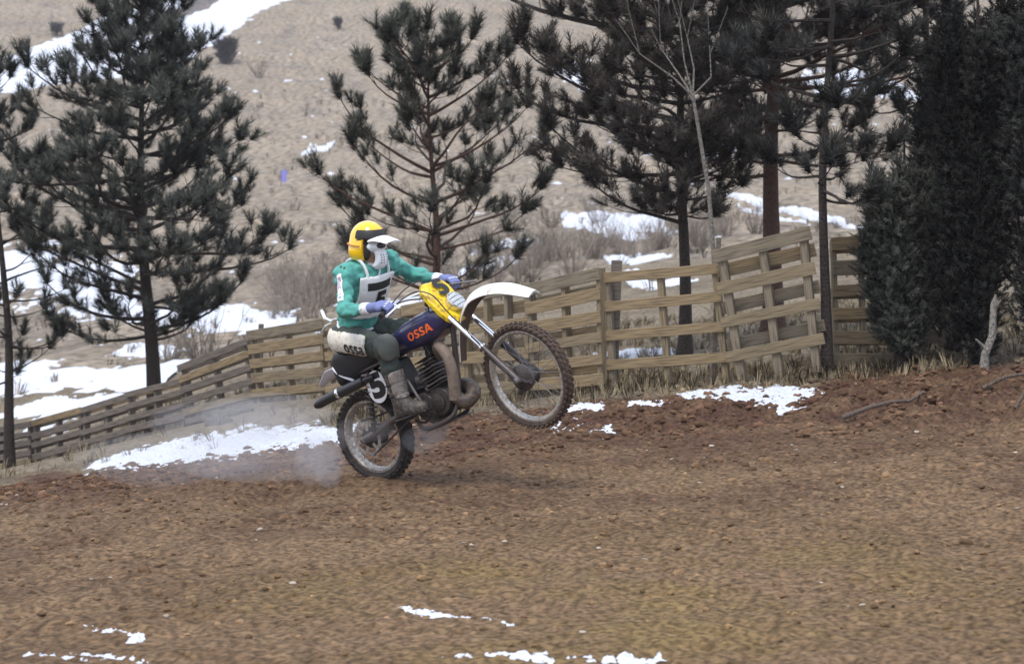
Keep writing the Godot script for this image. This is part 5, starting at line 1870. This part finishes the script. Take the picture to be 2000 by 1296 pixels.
		for t in range(0, ix.size(), 3):
			var q := (v[ix[t + 2]] - v[ix[t]]).cross(v[ix[t + 1]] - v[ix[t]])
			n[ix[t]] += q
			n[ix[t + 1]] += q
			n[ix[t + 2]] += q
		for i in n.size():
			n[i] = n[i].normalized()
		var a := []
		a.resize(Mesh.ARRAY_MAX)
		a[Mesh.ARRAY_VERTEX] = v
		a[Mesh.ARRAY_NORMAL] = n
		a[Mesh.ARRAY_INDEX] = ix
		var me := ArrayMesh.new()
		me.add_surface_from_arrays(Mesh.PRIMITIVE_TRIANGLES, a)
		return me
	func face(ix: PackedInt32Array, a: int, b: int, d: int, e: int, flip: bool) -> void:
		if a < 0 or b < 0 or d < 0 or e < 0: return
		if flip: ix.append_array([a, b, d, a, d, e])
		else: ix.append_array([a, d, b, a, e, d])
	const EDGES := [[0, 1], [2, 3], [4, 5], [6, 7], [0, 2], [1, 3], [4, 6], [5, 7], [0, 4], [1, 5], [2, 6], [3, 7]]
	const CORNER := [Vector3(0, 0, 0), Vector3(1, 0, 0), Vector3(0, 0, 1), Vector3(1, 0, 1), Vector3(0, 1, 0), Vector3(1, 1, 0), Vector3(0, 1, 1), Vector3(1, 1, 1)]

const HIP := Vector3(0.15, 0.665, 0.0)
const CHEST := Vector3(0.40, 0.955, 0.0)
const NECK := Vector3(0.50, 1.075, -0.01)
const HEAD := Vector3(0.552, 1.19, -0.02)
const SHOULDER_R := Vector3(0.445, 1.035, 0.185)
const ELBOW_R := Vector3(0.485, 0.81, 0.355)
const WRIST_R := Vector3(0.705, 0.768, 0.375)
const SHOULDER_L := Vector3(0.50, 1.03, -0.185)
const ELBOW_L := Vector3(0.445, 0.915, -0.40)
const WRIST_L := Vector3(0.695, 0.80, -0.375)
const KNEE_R := Vector3(0.585, 0.505, 0.235)
const ANKLE_R := Vector3(0.525, 0.155, 0.205)
const KNEE_L := Vector3(0.585, 0.505, -0.235)
const ANKLE_L := Vector3(0.525, 0.155, -0.205)

func torso(F: Field, g: float) -> void:
	var tb := Basis(Vector3(0.755, -0.656, 0), Vector3(0.656, 0.755, 0), Vector3(0, 0, 1))
	F.blob(HIP + Vector3(0.01, 0.0, 0), tb, Vector3(0.125 + g, 0.13 + g, 0.165 + g), 0.05)
	F.blob(HIP.lerp(CHEST, 0.45), tb, Vector3(0.112 + g, 0.16 + g, 0.145 + g), 0.07)
	F.blob(CHEST + Vector3(-0.005, -0.02, 0), tb, Vector3(0.118 + g, 0.165 + g, 0.175 + g), 0.07)
	F.bone(SHOULDER_R + Vector3(-0.01, 0, -0.03), SHOULDER_L + Vector3(-0.01, 0, 0.03), 0.074 + g, 0.074 + g, 0.06)
	F.bone(CHEST + Vector3(0.03, 0.05, 0), NECK, 0.085 + g, 0.062 + g, 0.05)

func arms(F: Field, g: float) -> void:
	for q in [[SHOULDER_R, ELBOW_R, WRIST_R], [SHOULDER_L, ELBOW_L, WRIST_L]]:
		F.blob(q[0], Basis(), Vector3.ONE * (0.070 + g), 0.05)
		F.bone(q[0], q[1], 0.062 + g, 0.049 + g, 0.035)
		F.bone(q[1], q[1].lerp(q[2], 0.35), 0.049 + g, 0.050 + g, 0.02)
		F.bone(q[1].lerp(q[2], 0.35), q[2], 0.050 + g, 0.033 + g, 0.02)

func legs(F: Field, g: float, low := 1.0) -> void:
	for q in [[Vector3(0.165, 0.66, 0.09), KNEE_R, ANKLE_R], [Vector3(0.165, 0.66, -0.09), KNEE_L, ANKLE_L]]:
		F.bone(q[0], q[1], 0.098 + g, 0.066 + g, 0.05)
		F.blob(q[1], Basis(), Vector3(0.068, 0.068, 0.065) + Vector3.ONE * g, 0.03)
		F.bone(q[1], q[1].lerp(q[2], 0.4), 0.060 + g, 0.060 + g, 0.025)
		F.bone(q[1].lerp(q[2], 0.4), q[1].lerp(q[2], low), 0.060 + g, lerpf(0.060, 0.042, low) + g, 0.025)

func stick_text(parent: Node, called: String, F: Field, s: String, size: float, centre: Vector3, right: Vector3, up: Vector3, off: float, m: Material, bold := 0.9, wide := 1.0) -> void:
	var soup: PackedVector3Array = finer(flat_text(s, size, bold).surface_get_arrays(0), 0.016)[0]
	var dir := -right.cross(up).normalized()
	for i in soup.size():
		soup[i] = F.land(centre + right * soup[i].x * wide + up * soup[i].y - dir * 0.12, dir, off)
	lay_on(parent, called, soup, m)

func quad_soup(w: float, h: float, n := 8) -> PackedVector3Array:
	var s := PackedVector3Array()
	for i in n:
		for j in n:
			var x0 := (float(i) / n - 0.5) * w
			var x1 := (float(i + 1) / n - 0.5) * w
			var y0 := (float(j) / n - 0.5) * h
			var y1 := (float(j + 1) / n - 0.5) * h
			s.append_array([Vector3(x0, y0, 0), Vector3(x1, y1, 0), Vector3(x1, y0, 0), Vector3(x0, y0, 0), Vector3(x0, y1, 0), Vector3(x1, y1, 0)])
	return s

func stick_quad(parent: Node, called: String, F: Field, w: float, h: float, centre: Vector3, right: Vector3, up: Vector3, off: float, m: Material) -> void:
	var soup := quad_soup(w, h)
	var dir := -right.cross(up).normalized()
	for i in soup.size():
		soup[i] = F.land(centre + right * soup[i].x + up * soup[i].y - dir * 0.12, dir, off)
	lay_on(parent, called, soup, m)

func hand(F: Field, s: float, wrist: Vector3, grip: Vector3, axis: Vector3, g: float) -> void:
	# axis: along the bar, outwards; four fingers closed over the bar, the thumb below and inside
	var fw := (grip - wrist)
	fw = (fw - axis * fw.dot(axis)).normalized()
	var up := fw.cross(axis).normalized() * s
	if up.y < 0: up = -up
	F.bone(wrist, grip - fw * 0.035 + up * 0.022, 0.030 + g, 0.030 + g, 0.02)
	F.bone(grip - fw * 0.028 + up * 0.026 - axis * 0.028, grip - fw * 0.028 + up * 0.022 + axis * 0.034, 0.024 + g, 0.021 + g, 0.02)
	for j in 4:
		var z := axis * (-0.034 + 0.0225 * j)
		var l: float = [0.97, 1.05, 1.0, 0.82][j]
		var r: float = [0.0100, 0.0104, 0.0100, 0.0090][j] + g
		var k := grip + z - fw * 0.004 + up * 0.038
		var p1 := grip + z + (fw * 0.036 + up * 0.022) * l
		var p2 := grip + z + (fw * 0.036 - up * 0.016) * l
		var p3 := grip + z + (fw * 0.006 - up * 0.033) * l
		F.bone(k, p1, r * 1.12, r, 0.006)
		F.bone(p1, p2, r, r * 0.95, 0.004)
		F.bone(p2, p3, r * 0.95, r * 0.8, 0.004)
	var tb := grip - fw * 0.026 - axis * 0.030 + up * 0.004
	F.bone(tb, grip - fw * 0.006 - axis * 0.052 - up * 0.022, 0.014 + g, 0.0115 + g, 0.012)
	F.bone(grip - fw * 0.006 - axis * 0.052 - up * 0.022, grip + fw * 0.020 - axis * 0.046 - up * 0.030, 0.0115 + g, 0.009 + g, 0.006)

func build_rider() -> void:
	var xf := bike_frame()
	var r := thing("person", "rider in green jersey and yellow helmet seated on the rearing dirt bike", "person", xf)
	var fold := FastNoiseLite.new()
	fold.noise_type = FastNoiseLite.TYPE_SIMPLEX_SMOOTH
	fold.frequency = 9.0
	fold.fractal_octaves = 3
	fold.seed = 4
	var crease := FastNoiseLite.new()
	crease.noise_type = FastNoiseLite.TYPE_SIMPLEX_SMOOTH
	crease.fractal_type = FastNoiseLite.FRACTAL_RIDGED
	crease.frequency = 7.0
	crease.fractal_octaves = 2
	crease.seed = 9
	var grip_r := Vector3(0.812, 0.718, 0.345)
	var grip_l := Vector3(0.796, 0.744, -0.345)
	var axis_r := Vector3(0.2, -0.26, 0.94).normalized()
	var axis_l := Vector3(0.04, -0.08, -0.99).normalized()
	# one continuous body under the clothes
	var F := Field.new(Vector3(-0.05, 0.0, -0.52), Vector3(0.92, 1.36, 0.52), 0.014)
	torso(F, -0.028)
	arms(F, -0.022)
	legs(F, -0.026)
	F.bone(NECK - Vector3(0.02, 0.04, 0), HEAD + Vector3(0, -0.03, 0), 0.060, 0.056, 0.03)
	F.blob(HEAD + Vector3(-0.004, -0.01, 0), Basis(), Vector3(0.088, 0.10, 0.072), 0.03)
	F.bone(HEAD + Vector3(0.03, -0.06, 0), HEAD + Vector3(0.055, -0.085, 0), 0.045, 0.032, 0.03)
	for q in [[ANKLE_R, 0.02], [ANKLE_L, -0.02]]:
		F.bone(q[0], q[0] + Vector3(0.11, -0.065, q[1]), 0.036, 0.03, 0.02)
	hand(F, 1.0, WRIST_R, grip_r, axis_r, -0.002)
	hand(F, -1.0, WRIST_L, grip_l, axis_l, -0.002)
	part(r, "body", F.mesh(), M.skin)
	# jersey
	F = Field.new(Vector3(-0.02, 0.60, -0.50), Vector3(0.74, 1.17, 0.46), 0.0105)
	torso(F, 0.0)
	arms(F, 0.0)
	var bodice := F.copy()
	F.crinkle(fold, 0.017, Vector3(1.0, 1.9, 1.0))
	F.crinkle(crease, 0.012, Vector3(0.8, 1.5, 0.8))
	F.below(HIP + Vector3(0.02, 0.01, 0), Vector3(-0.25, -0.97, 0))
	for q in [[ELBOW_R, WRIST_R], [ELBOW_L, WRIST_L]]:
		var fd: Vector3 = (q[1] - q[0]).normalized()
		var sd := fd.cross(Vector3.UP).normalized()
		F.box_keep(q[1] + fd * 0.14, Basis(fd, sd.cross(fd), sd), Vector3(0.15, 0.12, 0.12), false, 0.005)
	F.carve(NECK + Vector3(0.02, 0.035, 0), Basis(Vector3(0, 0, 1), -0.5), Vector3(0.078, 0.065, 0.072))
	var jersey := part(r, "jersey", F.mesh(), M.jersey)
	for q in [[ELBOW_R, WRIST_R], [ELBOW_L, WRIST_L]]:
		var mb := MB.new()
		var d: Vector3 = (q[1] - q[0]).normalized()
		var e: Vector3 = q[1]
		mb.tube(PackedVector3Array([e - d * 0.045, e - d * 0.043, e - d * 0.01, e + d * 0.012, e + d * 0.014]), PackedFloat32Array([0.033, 0.0395, 0.039, 0.0375, 0.03]), 18)
		part(r, "glove_cuff", mb.commit(50.0), M.glove_white)
	# collar
	var mb := MB.new()
	var loop := PackedVector3Array()
	for i in 29:
		var a := TAU * i / 28.0
		loop.append(NECK + Vector3(0.0, -0.012, 0) + Vector3(0.89, -0.45, 0) * cos(a) * 0.062 + Vector3(0, 0, 1) * sin(a) * 0.066)
	mb.tube(loop, PackedFloat32Array([0.009]), 7, false)
	part(jersey, "collar", mb.commit(60.0), M.bib)
	# arm badge
	var bu := (SHOULDER_R - ELBOW_R).normalized()
	var bn := Vector3(0.22, 0.1, 0.95).normalized()
	bn = (bn - bu * bn.dot(bu)).normalized()
	var br := bu.cross(bn).normalized()
	var bc := SHOULDER_R.lerp(ELBOW_R, 0.46) + bn * 0.05
	stick_quad(jersey, "arm_badge", F, 0.042, 0.19, bc, br, bu, 0.0025, M.white_plate)
	stick_quad(jersey, "badge_stripe", F, 0.010, 0.085, bc + bu * 0.035 - br * 0.006, br, bu, 0.0035, M.badge_violet)
	stick_quad(jersey, "badge_stripe", F, 0.006, 0.085, bc + bu * 0.035 + br * 0.008, br, bu, 0.0035, M.badge_red)
	stick_quad(jersey, "badge_mark", F, 0.022, 0.014, bc - bu * 0.045, br, (bu + br * 0.5).normalized(), 0.0035, M.badge_blue)
	stick_quad(jersey, "badge_mark", F, 0.022, 0.012, bc - bu * 0.072, br, (bu - br * 0.6).normalized(), 0.0035, M.badge_blue)
	# race bib: a white sheet over the chest with its number and bar, straps over the shoulders
	var cu := Vector3(0.62, 0.784, 0).normalized()
	var cn := Vector3(0.784, -0.62, 0).normalized()
	var cc := CHEST + cn * 0.10 - cu * 0.055
	var cb := Basis(Vector3(0, 0, -1), cu, cn)
	var Q := bodice.copy()
	Q.grow(0.021)
	Q.box_keep(cc, Basis(Vector3(0, 0, 1), cu, cn), Vector3(0.15, 0.15, 0.105), true, 0.015)
	var inner := bodice.copy()
	inner.grow(0.004)
	for i in Q.f.size():
		Q.f[i] = maxf(Q.f[i], -inner.f[i])
	var bib := part(r, "race_bib", Q.mesh(), M.bib)
	var skin := bodice.copy()
	skin.grow(0.021)
	stick_quad(bib, "bib_bar", skin, 0.215, 0.05, cc + cu * 0.09 + Vector3(0, 0, 0.0), Vector3(0, 0, -1), cu, 0.0035, M.black)
	stick_text(bib, "numeral", skin, "5", 0.18, cc - cu * 0.028 + Vector3(0, 0, -0.01), Vector3(0, 0, -1), cu, 0.0035, M.black, 1.2, 1.1)
	for s: float in [-1.0, 1.0]:
		Q = bodice.copy()
		Q.grow(0.019)
		Q.box_keep(CHEST + cu * 0.10 + Vector3(0, 0, 0.092 * s), Basis(Vector3(0, 0, 1), cu, cn), Vector3(0.011, 0.115, 0.30), true, 0.004)
		for i in Q.f.size():
			Q.f[i] = maxf(Q.f[i], -inner.f[i])
		part(bib, "shoulder_strap", Q.mesh(), M.bib)
	# waist tie: cord round the jersey with loose ends behind
	mb = MB.new()
	loop = PackedVector3Array()
	for i in 41:
		var a := TAU * i / 40.0
		var out := (Vector3(0.80, -0.60, 0) * cos(a) + Vector3(0, 0, 1) * sin(a)).normalized()
		loop.append(F.land(HIP.lerp(CHEST, 0.22) + out * 0.28, -out, 0.006))
	mb.tube(loop, PackedFloat32Array([0.0075]), 6, false)
	part(bib, "waist_tie", mb.commit(60.0), M.bib)
	mb = MB.new()
	mb.tube(P([[0.10, 0.80, 0.10], [0.04, 0.84, 0.09], [0.0, 0.89, 0.05], [-0.03, 0.90, 0.02]]), PackedFloat32Array([0.010, 0.013, 0.012, 0.006]), 7, true, 0.5)
	part(bib, "tie_end", mb.commit(60.0), M.bib)
	mb = MB.new()
	mb.tube(P([[0.10, 0.79, 0.12], [0.05, 0.785, 0.12], [0.0, 0.765, 0.11], [-0.02, 0.74, 0.10]]), PackedFloat32Array([0.010, 0.014, 0.012, 0.005]), 7, true, 0.5)
	part(bib, "tie_end", mb.commit(60.0), M.bib)
	# trousers with padded white hip panels and knee cups
	F = Field.new(Vector3(-0.05, 0.26, -0.36), Vector3(0.72, 0.86, 0.36), 0.011)
	F.blob(HIP + Vector3(0.0, 0.0, 0), Basis(), Vector3(0.135, 0.12, 0.172), 0.05)
	legs(F, 0.004, 0.8)
	var pants := F.copy()
	F.crinkle(fold, 0.016, Vector3(1.4, 1.0, 1.0))
	F.crinkle(crease, 0.010, Vector3(1.3, 0.9, 0.9))
	F.below(Vector3(0.15, 0.755, 0), Vector3(0.2, 0.98, 0))
	var trousers := part(r, "trousers", F.mesh(), M.trousers)
	for s: float in [-1.0, 1.0]:
		Q = pants.copy()
		Q.grow(0.013)
		var hip := Vector3(0.165, 0.655, 0.09 * s)
		var knee := KNEE_R if s > 0 else KNEE_L
		var along := (knee - hip).normalized()
		var outw := Vector3(0, 0, s)
		outw = (outw - along * outw.dot(along)).normalized()
		var across := outw.cross(along).normalized() * -s
		Q.box_keep(hip + along * 0.12 + outw * 0.10 - Vector3(0, -0.004, 0), Basis(along, across, outw).orthonormalized(), Vector3(0.235, 0.07, 0.10), true, 0.045)
		inner = pants.copy()
		inner.grow(-0.004)
		for i in Q.f.size():
			Q.f[i] = maxf(Q.f[i], -inner.f[i])
		# quilting ribs of the padding near the hip
		for y in Q.ny:
			for z in Q.nz:
				for x in Q.nx:
					var i := (y * Q.nz + z) * Q.nx + x
					if absf(Q.f[i]) < 0.03:
						var w := (Q.o + Vector3(x, y, z) * Q.c - hip).dot(along)
						if w < 0.09: Q.f[i] += 0.0028 * cos(w * TAU / 0.034)
		var panel := part(trousers, "hip_panel", Q.mesh(), M.panel_white)
		pants.grow(0.013)
		stick_text(panel, "lettering", pants, "ossa", 0.10, hip + along * 0.235 + outw * 0.10 - Vector3(0, 0.02, 0), along * s, (across if across.y > 0 else -across), 0.003, M.black, 0.5, 1.05)
		pants.grow(-0.013)
		Q = pants.copy()
		Q.grow(0.014)
		Q.box_keep(knee + Vector3(0.055, 0.0, 0), Basis(Vector3(0, 0, 1), 0.35), Vector3(0.07, 0.085, 0.085), true, 0.04)
		inner = pants.copy()
		inner.grow(-0.004)
		for i in Q.f.size():
			Q.f[i] = maxf(Q.f[i], -inner.f[i])
		part(trousers, "knee_pad", Q.mesh(), M.knee_pad)
	# boots
	for s: float in [-1.0, 1.0]:
		var knee := KNEE_R if s > 0 else KNEE_L
		var ankle := ANKLE_R if s > 0 else ANKLE_L
		F = Field.new(ankle + Vector3(-0.15, -0.16, -0.12), ankle + Vector3(0.26, 0.26, 0.12), 0.0095)
		F.bone(ankle.lerp(knee, 0.56), ankle, 0.066, 0.053, 0.02)
		F.bone(ankle, ankle + Vector3(-0.035, -0.062, 0), 0.05, 0.04, 0.03)
		F.bone(ankle + Vector3(-0.03, -0.068, 0), ankle + Vector3(0.165, -0.085, 0.012 * s), 0.040, 0.036, 0.03)
		F.bone(ankle + Vector3(0.02, -0.02, 0), ankle + Vector3(0.10, -0.07, 0.008 * s), 0.05, 0.04, 0.03)
		F.below(ankle + Vector3(0, -0.108, 0), Vector3(0, -1, 0))
		var shin := (knee - ankle).normalized()
		F.below(ankle + shin * 0.195, shin)
		var bc2 := F.copy()
		var boot := part(r, "boot", F.mesh(), M.boot)
		mb = MB.new()
		var so := ankle + Vector3(0.065, -0.114, 0.008 * s)
		mb.box(so, Vector3(0.285, 0.016, 0.082), Basis(), 0.007)
		part(boot, "sole", mb.commit(30.0), M.black)
		bc2.grow(0.009)
		bc2.box_keep(ankle + shin * 0.10 + Vector3(0.075, 0, 0.01 * s), Basis(shin.cross(Vector3(0, 0, 1)), shin, Vector3(0, 0, 1)).orthonormalized(), Vector3(0.075, 0.09, 0.06), true, 0.03)
		part(boot, "shin_plate", bc2.mesh(), M.boot_plate)
		var bc3 := F.copy()
		bc3.grow(0.006)
		bc3.box_keep(ankle + Vector3(0.15, -0.07, 0.01 * s), Basis(), Vector3(0.075, 0.05, 0.075), true, 0.02)
		part(boot, "toe_cap", bc3.mesh(), M.boot)
		for k in 2:
			mb = MB.new()
			var y := 0.045 + 0.075 * k
			var ring := PackedVector3Array()
			for i in 25:
				var a := TAU * i / 24.0
				var out := Vector3(cos(a), 0, sin(a))
				ring.append(F.land(ankle + shin * y + out * 0.12, -out, 0.003))
			mb.tube(ring, PackedFloat32Array([0.007]), 6, false)
			part(boot, "strap", mb.commit(60.0), M.black)
	# gloves: real fingers closed round the grips
	for q in [[1.0, WRIST_R, grip_r, axis_r], [-1.0, WRIST_L, grip_l, axis_l]]:
		F = Field.new(q[2] - Vector3(0.15, 0.09, 0.12), q[2] + Vector3(0.09, 0.12, 0.12), 0.0042)
		hand(F, q[0], q[1], q[2], q[3], 0.0015)
		var gl := part(r, "glove", F.mesh(), M.glove_blue)
		var fw: Vector3 = (q[2] - q[1])
		fw = (fw - q[3] * fw.dot(q[3])).normalized()
		var up: Vector3 = fw.cross(q[3]).normalized()
		if up.y < 0: up = -up
		for j in 4:
			var at: Vector3 = q[2] + q[3] * (-0.034 + 0.0225 * j) + fw * 0.012 + up * 0.12
			var spot := F.land(at, -up, 0.0)
			mb = MB.new()
			mb.box(spot, Vector3(0.020, 0.005, 0.008), Basis(fw, up, fw.cross(up)), 0.002)
			part(gl, "knuckle_pad", mb.commit(40.0), M.glove_white)
	build_helmet(r)

func build_helmet(r: Node3D) -> void:
	# helmet axes: x where the rider looks, y to the crown; he looks ahead, a little below the bike's nose
	var hb := Basis(Vector3(0, 0, 1), -0.30) * Basis(Vector3(0, 1, 0), 0.06)
	hb = Basis(Vector3(1, 0, 0), -0.10) * hb
	var h := group_part(r, "helmet")
	h.transform = Transform3D(hb.scaled_local(Vector3.ONE * 0.90), HEAD + Vector3(-0.004, -0.004, 0.0))
	var F := Field.new(Vector3(-0.17, -0.19, -0.15), Vector3(0.19, 0.18, 0.15), 0.0052)
	F.blob(Vector3(-0.002, 0.012, 0), Basis(), Vector3(0.142, 0.138, 0.122), 0.01)
	F.bone(Vector3(-0.03, -0.06, 0.05), Vector3(-0.03, -0.06, -0.05), 0.095, 0.095, 0.04)
	F.carve(Vector3(0.002, -0.01, 0), Basis(), Vector3(0.118, 0.125, 0.100))
	F.below(Vector3(0, -0.125, 0), Vector3(-0.1, -0.99, 0))
	F.box_keep(Vector3(0.145, -0.075, 0), Basis(Vector3(0, 0, 1), -0.10), Vector3(0.115, 0.108, 0.20), false, 0.02)
	part(h, "shell", F.mesh(), M.helmet_yellow)
	# black trim along the face opening
	var mb := MB.new()
	var trim := PackedVector3Array()
	for i in 25:
		var a := lerpf(-1.0, 1.0, i / 24.0)
		trim.append(F.land(Vector3(0.22, 0.034 - 0.01 * absf(a), 0) + Vector3(-0.17 * a * a, 0, 0.16 * a), Vector3(-1, 0, -0.65 * a).normalized(), 0.0))
	mb.tube(trim, PackedFloat32Array([0.005]), 6)
	part(h, "edge_trim", mb.commit(60.0), M.black)
	# snap band and visor
	var S := Field.new(Vector3(-0.06, -0.03, -0.15), Vector3(0.19, 0.14, 0.15), 0.0052)
	S.blob(Vector3(-0.002, 0.012, 0), Basis(), Vector3(0.1455, 0.1415, 0.1255), 0.01)
	S.box_keep(Vector3(0.135, 0.052, 0), Basis(Vector3(0, 0, 1), -0.06), Vector3(0.155, 0.033, 0.16), true, 0.006)
	S.carve(Vector3(0.0, 0.0, 0), Basis(), Vector3(0.13, 0.13, 0.11))
	part(h, "snap_band", S.mesh(), M.black)
	var path := PackedVector3Array()
	for k in 9:
		var t := k / 8.0
		path.append(Vector3(0.095 + 0.145 * t, 0.056 - 0.040 * t - 0.012 * t * t, 0))
	sheet(h, "visor", path, [0.112, 0.108, 0.103, 0.096, 0.086], [0.050, 0.036, 0.026, 0.020, 0.016], Vector3(0, 0, 1), 0.003, M.visor_white)
	for s: float in [-1.0, 1.0]:
		var C := Field.new(Vector3(-0.03, -0.16, -0.13), Vector3(0.12, 0.06, 0.13), 0.006)
		C.blob(Vector3(0.030, -0.055, 0.076 * s), Basis(), Vector3(0.042, 0.075, 0.026), 0.01)
		part(h, "cheek_pad", C.mesh(), M.helmet_lining)
	# goggles
	var G := Field.new(Vector3(0.02, -0.07, -0.12), Vector3(0.17, 0.07, 0.12), 0.005)
	G.blob(Vector3(0.045, -0.008, 0), Basis(), Vector3(0.092, 0.050, 0.094), 0.01)
	G.carve(Vector3(0.0, -0.01, 0), Basis(), Vector3(0.090, 0.12, 0.078))
	G.carve(Vector3(0.16, -0.003, 0), Basis(), Vector3(0.062, 0.030, 0.078))
	part(h, "goggle_frame", G.mesh(), M.mask_white).position = Vector3(0.002, -0.026, 0)
	var Lf := Field.new(Vector3(0.02, -0.07, -0.12), Vector3(0.17, 0.07, 0.12), 0.005)
	Lf.blob(Vector3(0.042, -0.004, 0), Basis(), Vector3(0.083, 0.040, 0.086), 0.01)
	Lf.below(Vector3(0.085, 0, 0), Vector3(-1, 0, 0))
	part(h, "goggle_lens", Lf.mesh(), M.goggle_lens).position = Vector3(0.008, -0.026, 0)
	mb = MB.new()
	var strap := PackedVector3Array()
	for i in 41:
		var a := lerpf(-1.75, 1.75, i / 40.0) + PI
		var out := Vector3(cos(a), 0, sin(a))
		strap.append(F.land(out * 0.24 + Vector3(0, -0.018 - 0.02 * cos(a), 0), -out, 0.0025))
	mb.tube(strap, PackedFloat32Array([0.011]), 8, true, 0.35, Vector3.UP)
	part(h, "goggle_strap", mb.commit(60.0), M.strap)
	# mouth guard
	var K := Field.new(Vector3(0.02, -0.19, -0.10), Vector3(0.19, 0.0, 0.10), 0.0048)
	K.blob(Vector3(0.075, -0.085, 0), Basis(Vector3(0, 0, 1), 0.15), Vector3(0.075, 0.085, 0.070), 0.01)
	K.box_keep(Vector3(0.10, -0.088, 0), Basis(Vector3(0, 0, 1), 0.15), Vector3(0.075, 0.072, 0.052), true, 0.02)
	K.carve(Vector3(0.045, -0.075, 0), Basis(), Vector3(0.075, 0.09, 0.062))
	var guard := part(h, "mouth_guard", K.mesh(), M.mask_white)
	guard.position = Vector3(0.0, -0.034, 0)
	for s: float in [-1.0, 1.0]:
		for i in 2:
			for j in 4:
				var p := K.land(Vector3(0.26, -0.062 - 0.018 * j, (0.016 + 0.018 * i) * s), Vector3(-1, 0, 0), 0.0)
				mb = MB.new()
				mb.box(p, Vector3(0.004, 0.008, 0.010), Basis(Vector3(0, 1, 0), -0.3 * s), 0.0015)
				part(guard, "vent_hole", mb.commit(40.0), M.black)
	mb = MB.new()
	mb.tube(P([[0.095, -0.15, 0.0], [0.08, -0.19, 0.0], [0.06, -0.23, 0.0]]), PackedFloat32Array([0.010, 0.009, 0.009]), 8, true, 0.4)
	part(guard, "guard_strap", mb.commit(60.0), M.mask_white)
# ------------------------------------------------------------------ exhaust vapour
func build_smoke() -> void:
	var puffs := [
		["blue grey exhaust puff drifting low behind the rear tyre", "exhaust_smoke", [[-1.27, 0.19, -13.9, 0.30, 0.26, 0.25, 0.7], [-1.22, 0.10, -13.85, 0.26, 0.24, 0.2, 0.8], [-1.20, 0.04, -13.85, 0.18, 0.18, 0.2, 0.9], [-1.33, 0.10, -13.95, 0.22, 0.3, 0.2, 0.6], [-1.24, 0.26, -13.9, 0.36, 0.2, 0.25, 0.5]]],
		["thin haze of exhaust hanging over the snow by the fence", "exhaust_smoke", [[-1.7, 0.34, -14.8, 0.95, 0.34, 0.6, 0.36], [-2.05, 0.24, -15.4, 1.2, 0.36, 0.6, 0.32], [-1.75, 0.08, -14.6, 1.3, 0.36, 0.7, 0.28], [-2.4, 0.02, -15.0, 1.4, 0.4, 0.7, 0.22]]],
		["wisp of exhaust under the engine in front of the rear wheel", "exhaust_smoke", [[-0.50, 0.37, -13.6, 0.22, 0.2, 0.2, 1.5], [-0.43, 0.44, -13.6, 0.16, 0.18, 0.15, 1.5], [-0.58, 0.29, -13.6, 0.26, 0.18, 0.16, 1.2], [-0.95, 0.36, -13.5, 0.42, 0.16, 0.1, 0.7]]],
	]
	for q in puffs:
		var t := thing(q[1], q[0], "smoke", Transform3D(), "exhaust smoke round the motorcycle")
		t.set_meta("kind", "stuff")
		for p in q[2]:
			var f := FogVolume.new()
			f.name = "puff"
			f.shape = RenderingServer.FOG_VOLUME_SHAPE_ELLIPSOID
			f.size = Vector3(p[3], p[4], p[5])
			f.position = Vector3(p[0], p[1], p[2])
			var m := FogMaterial.new()
			m.resource_name = "vapour"
			m.density = p[6] * 1.5
			m.albedo = Color(0.95, 0.95, 0.97)
			f.material = m
			t.add_child(f, true)
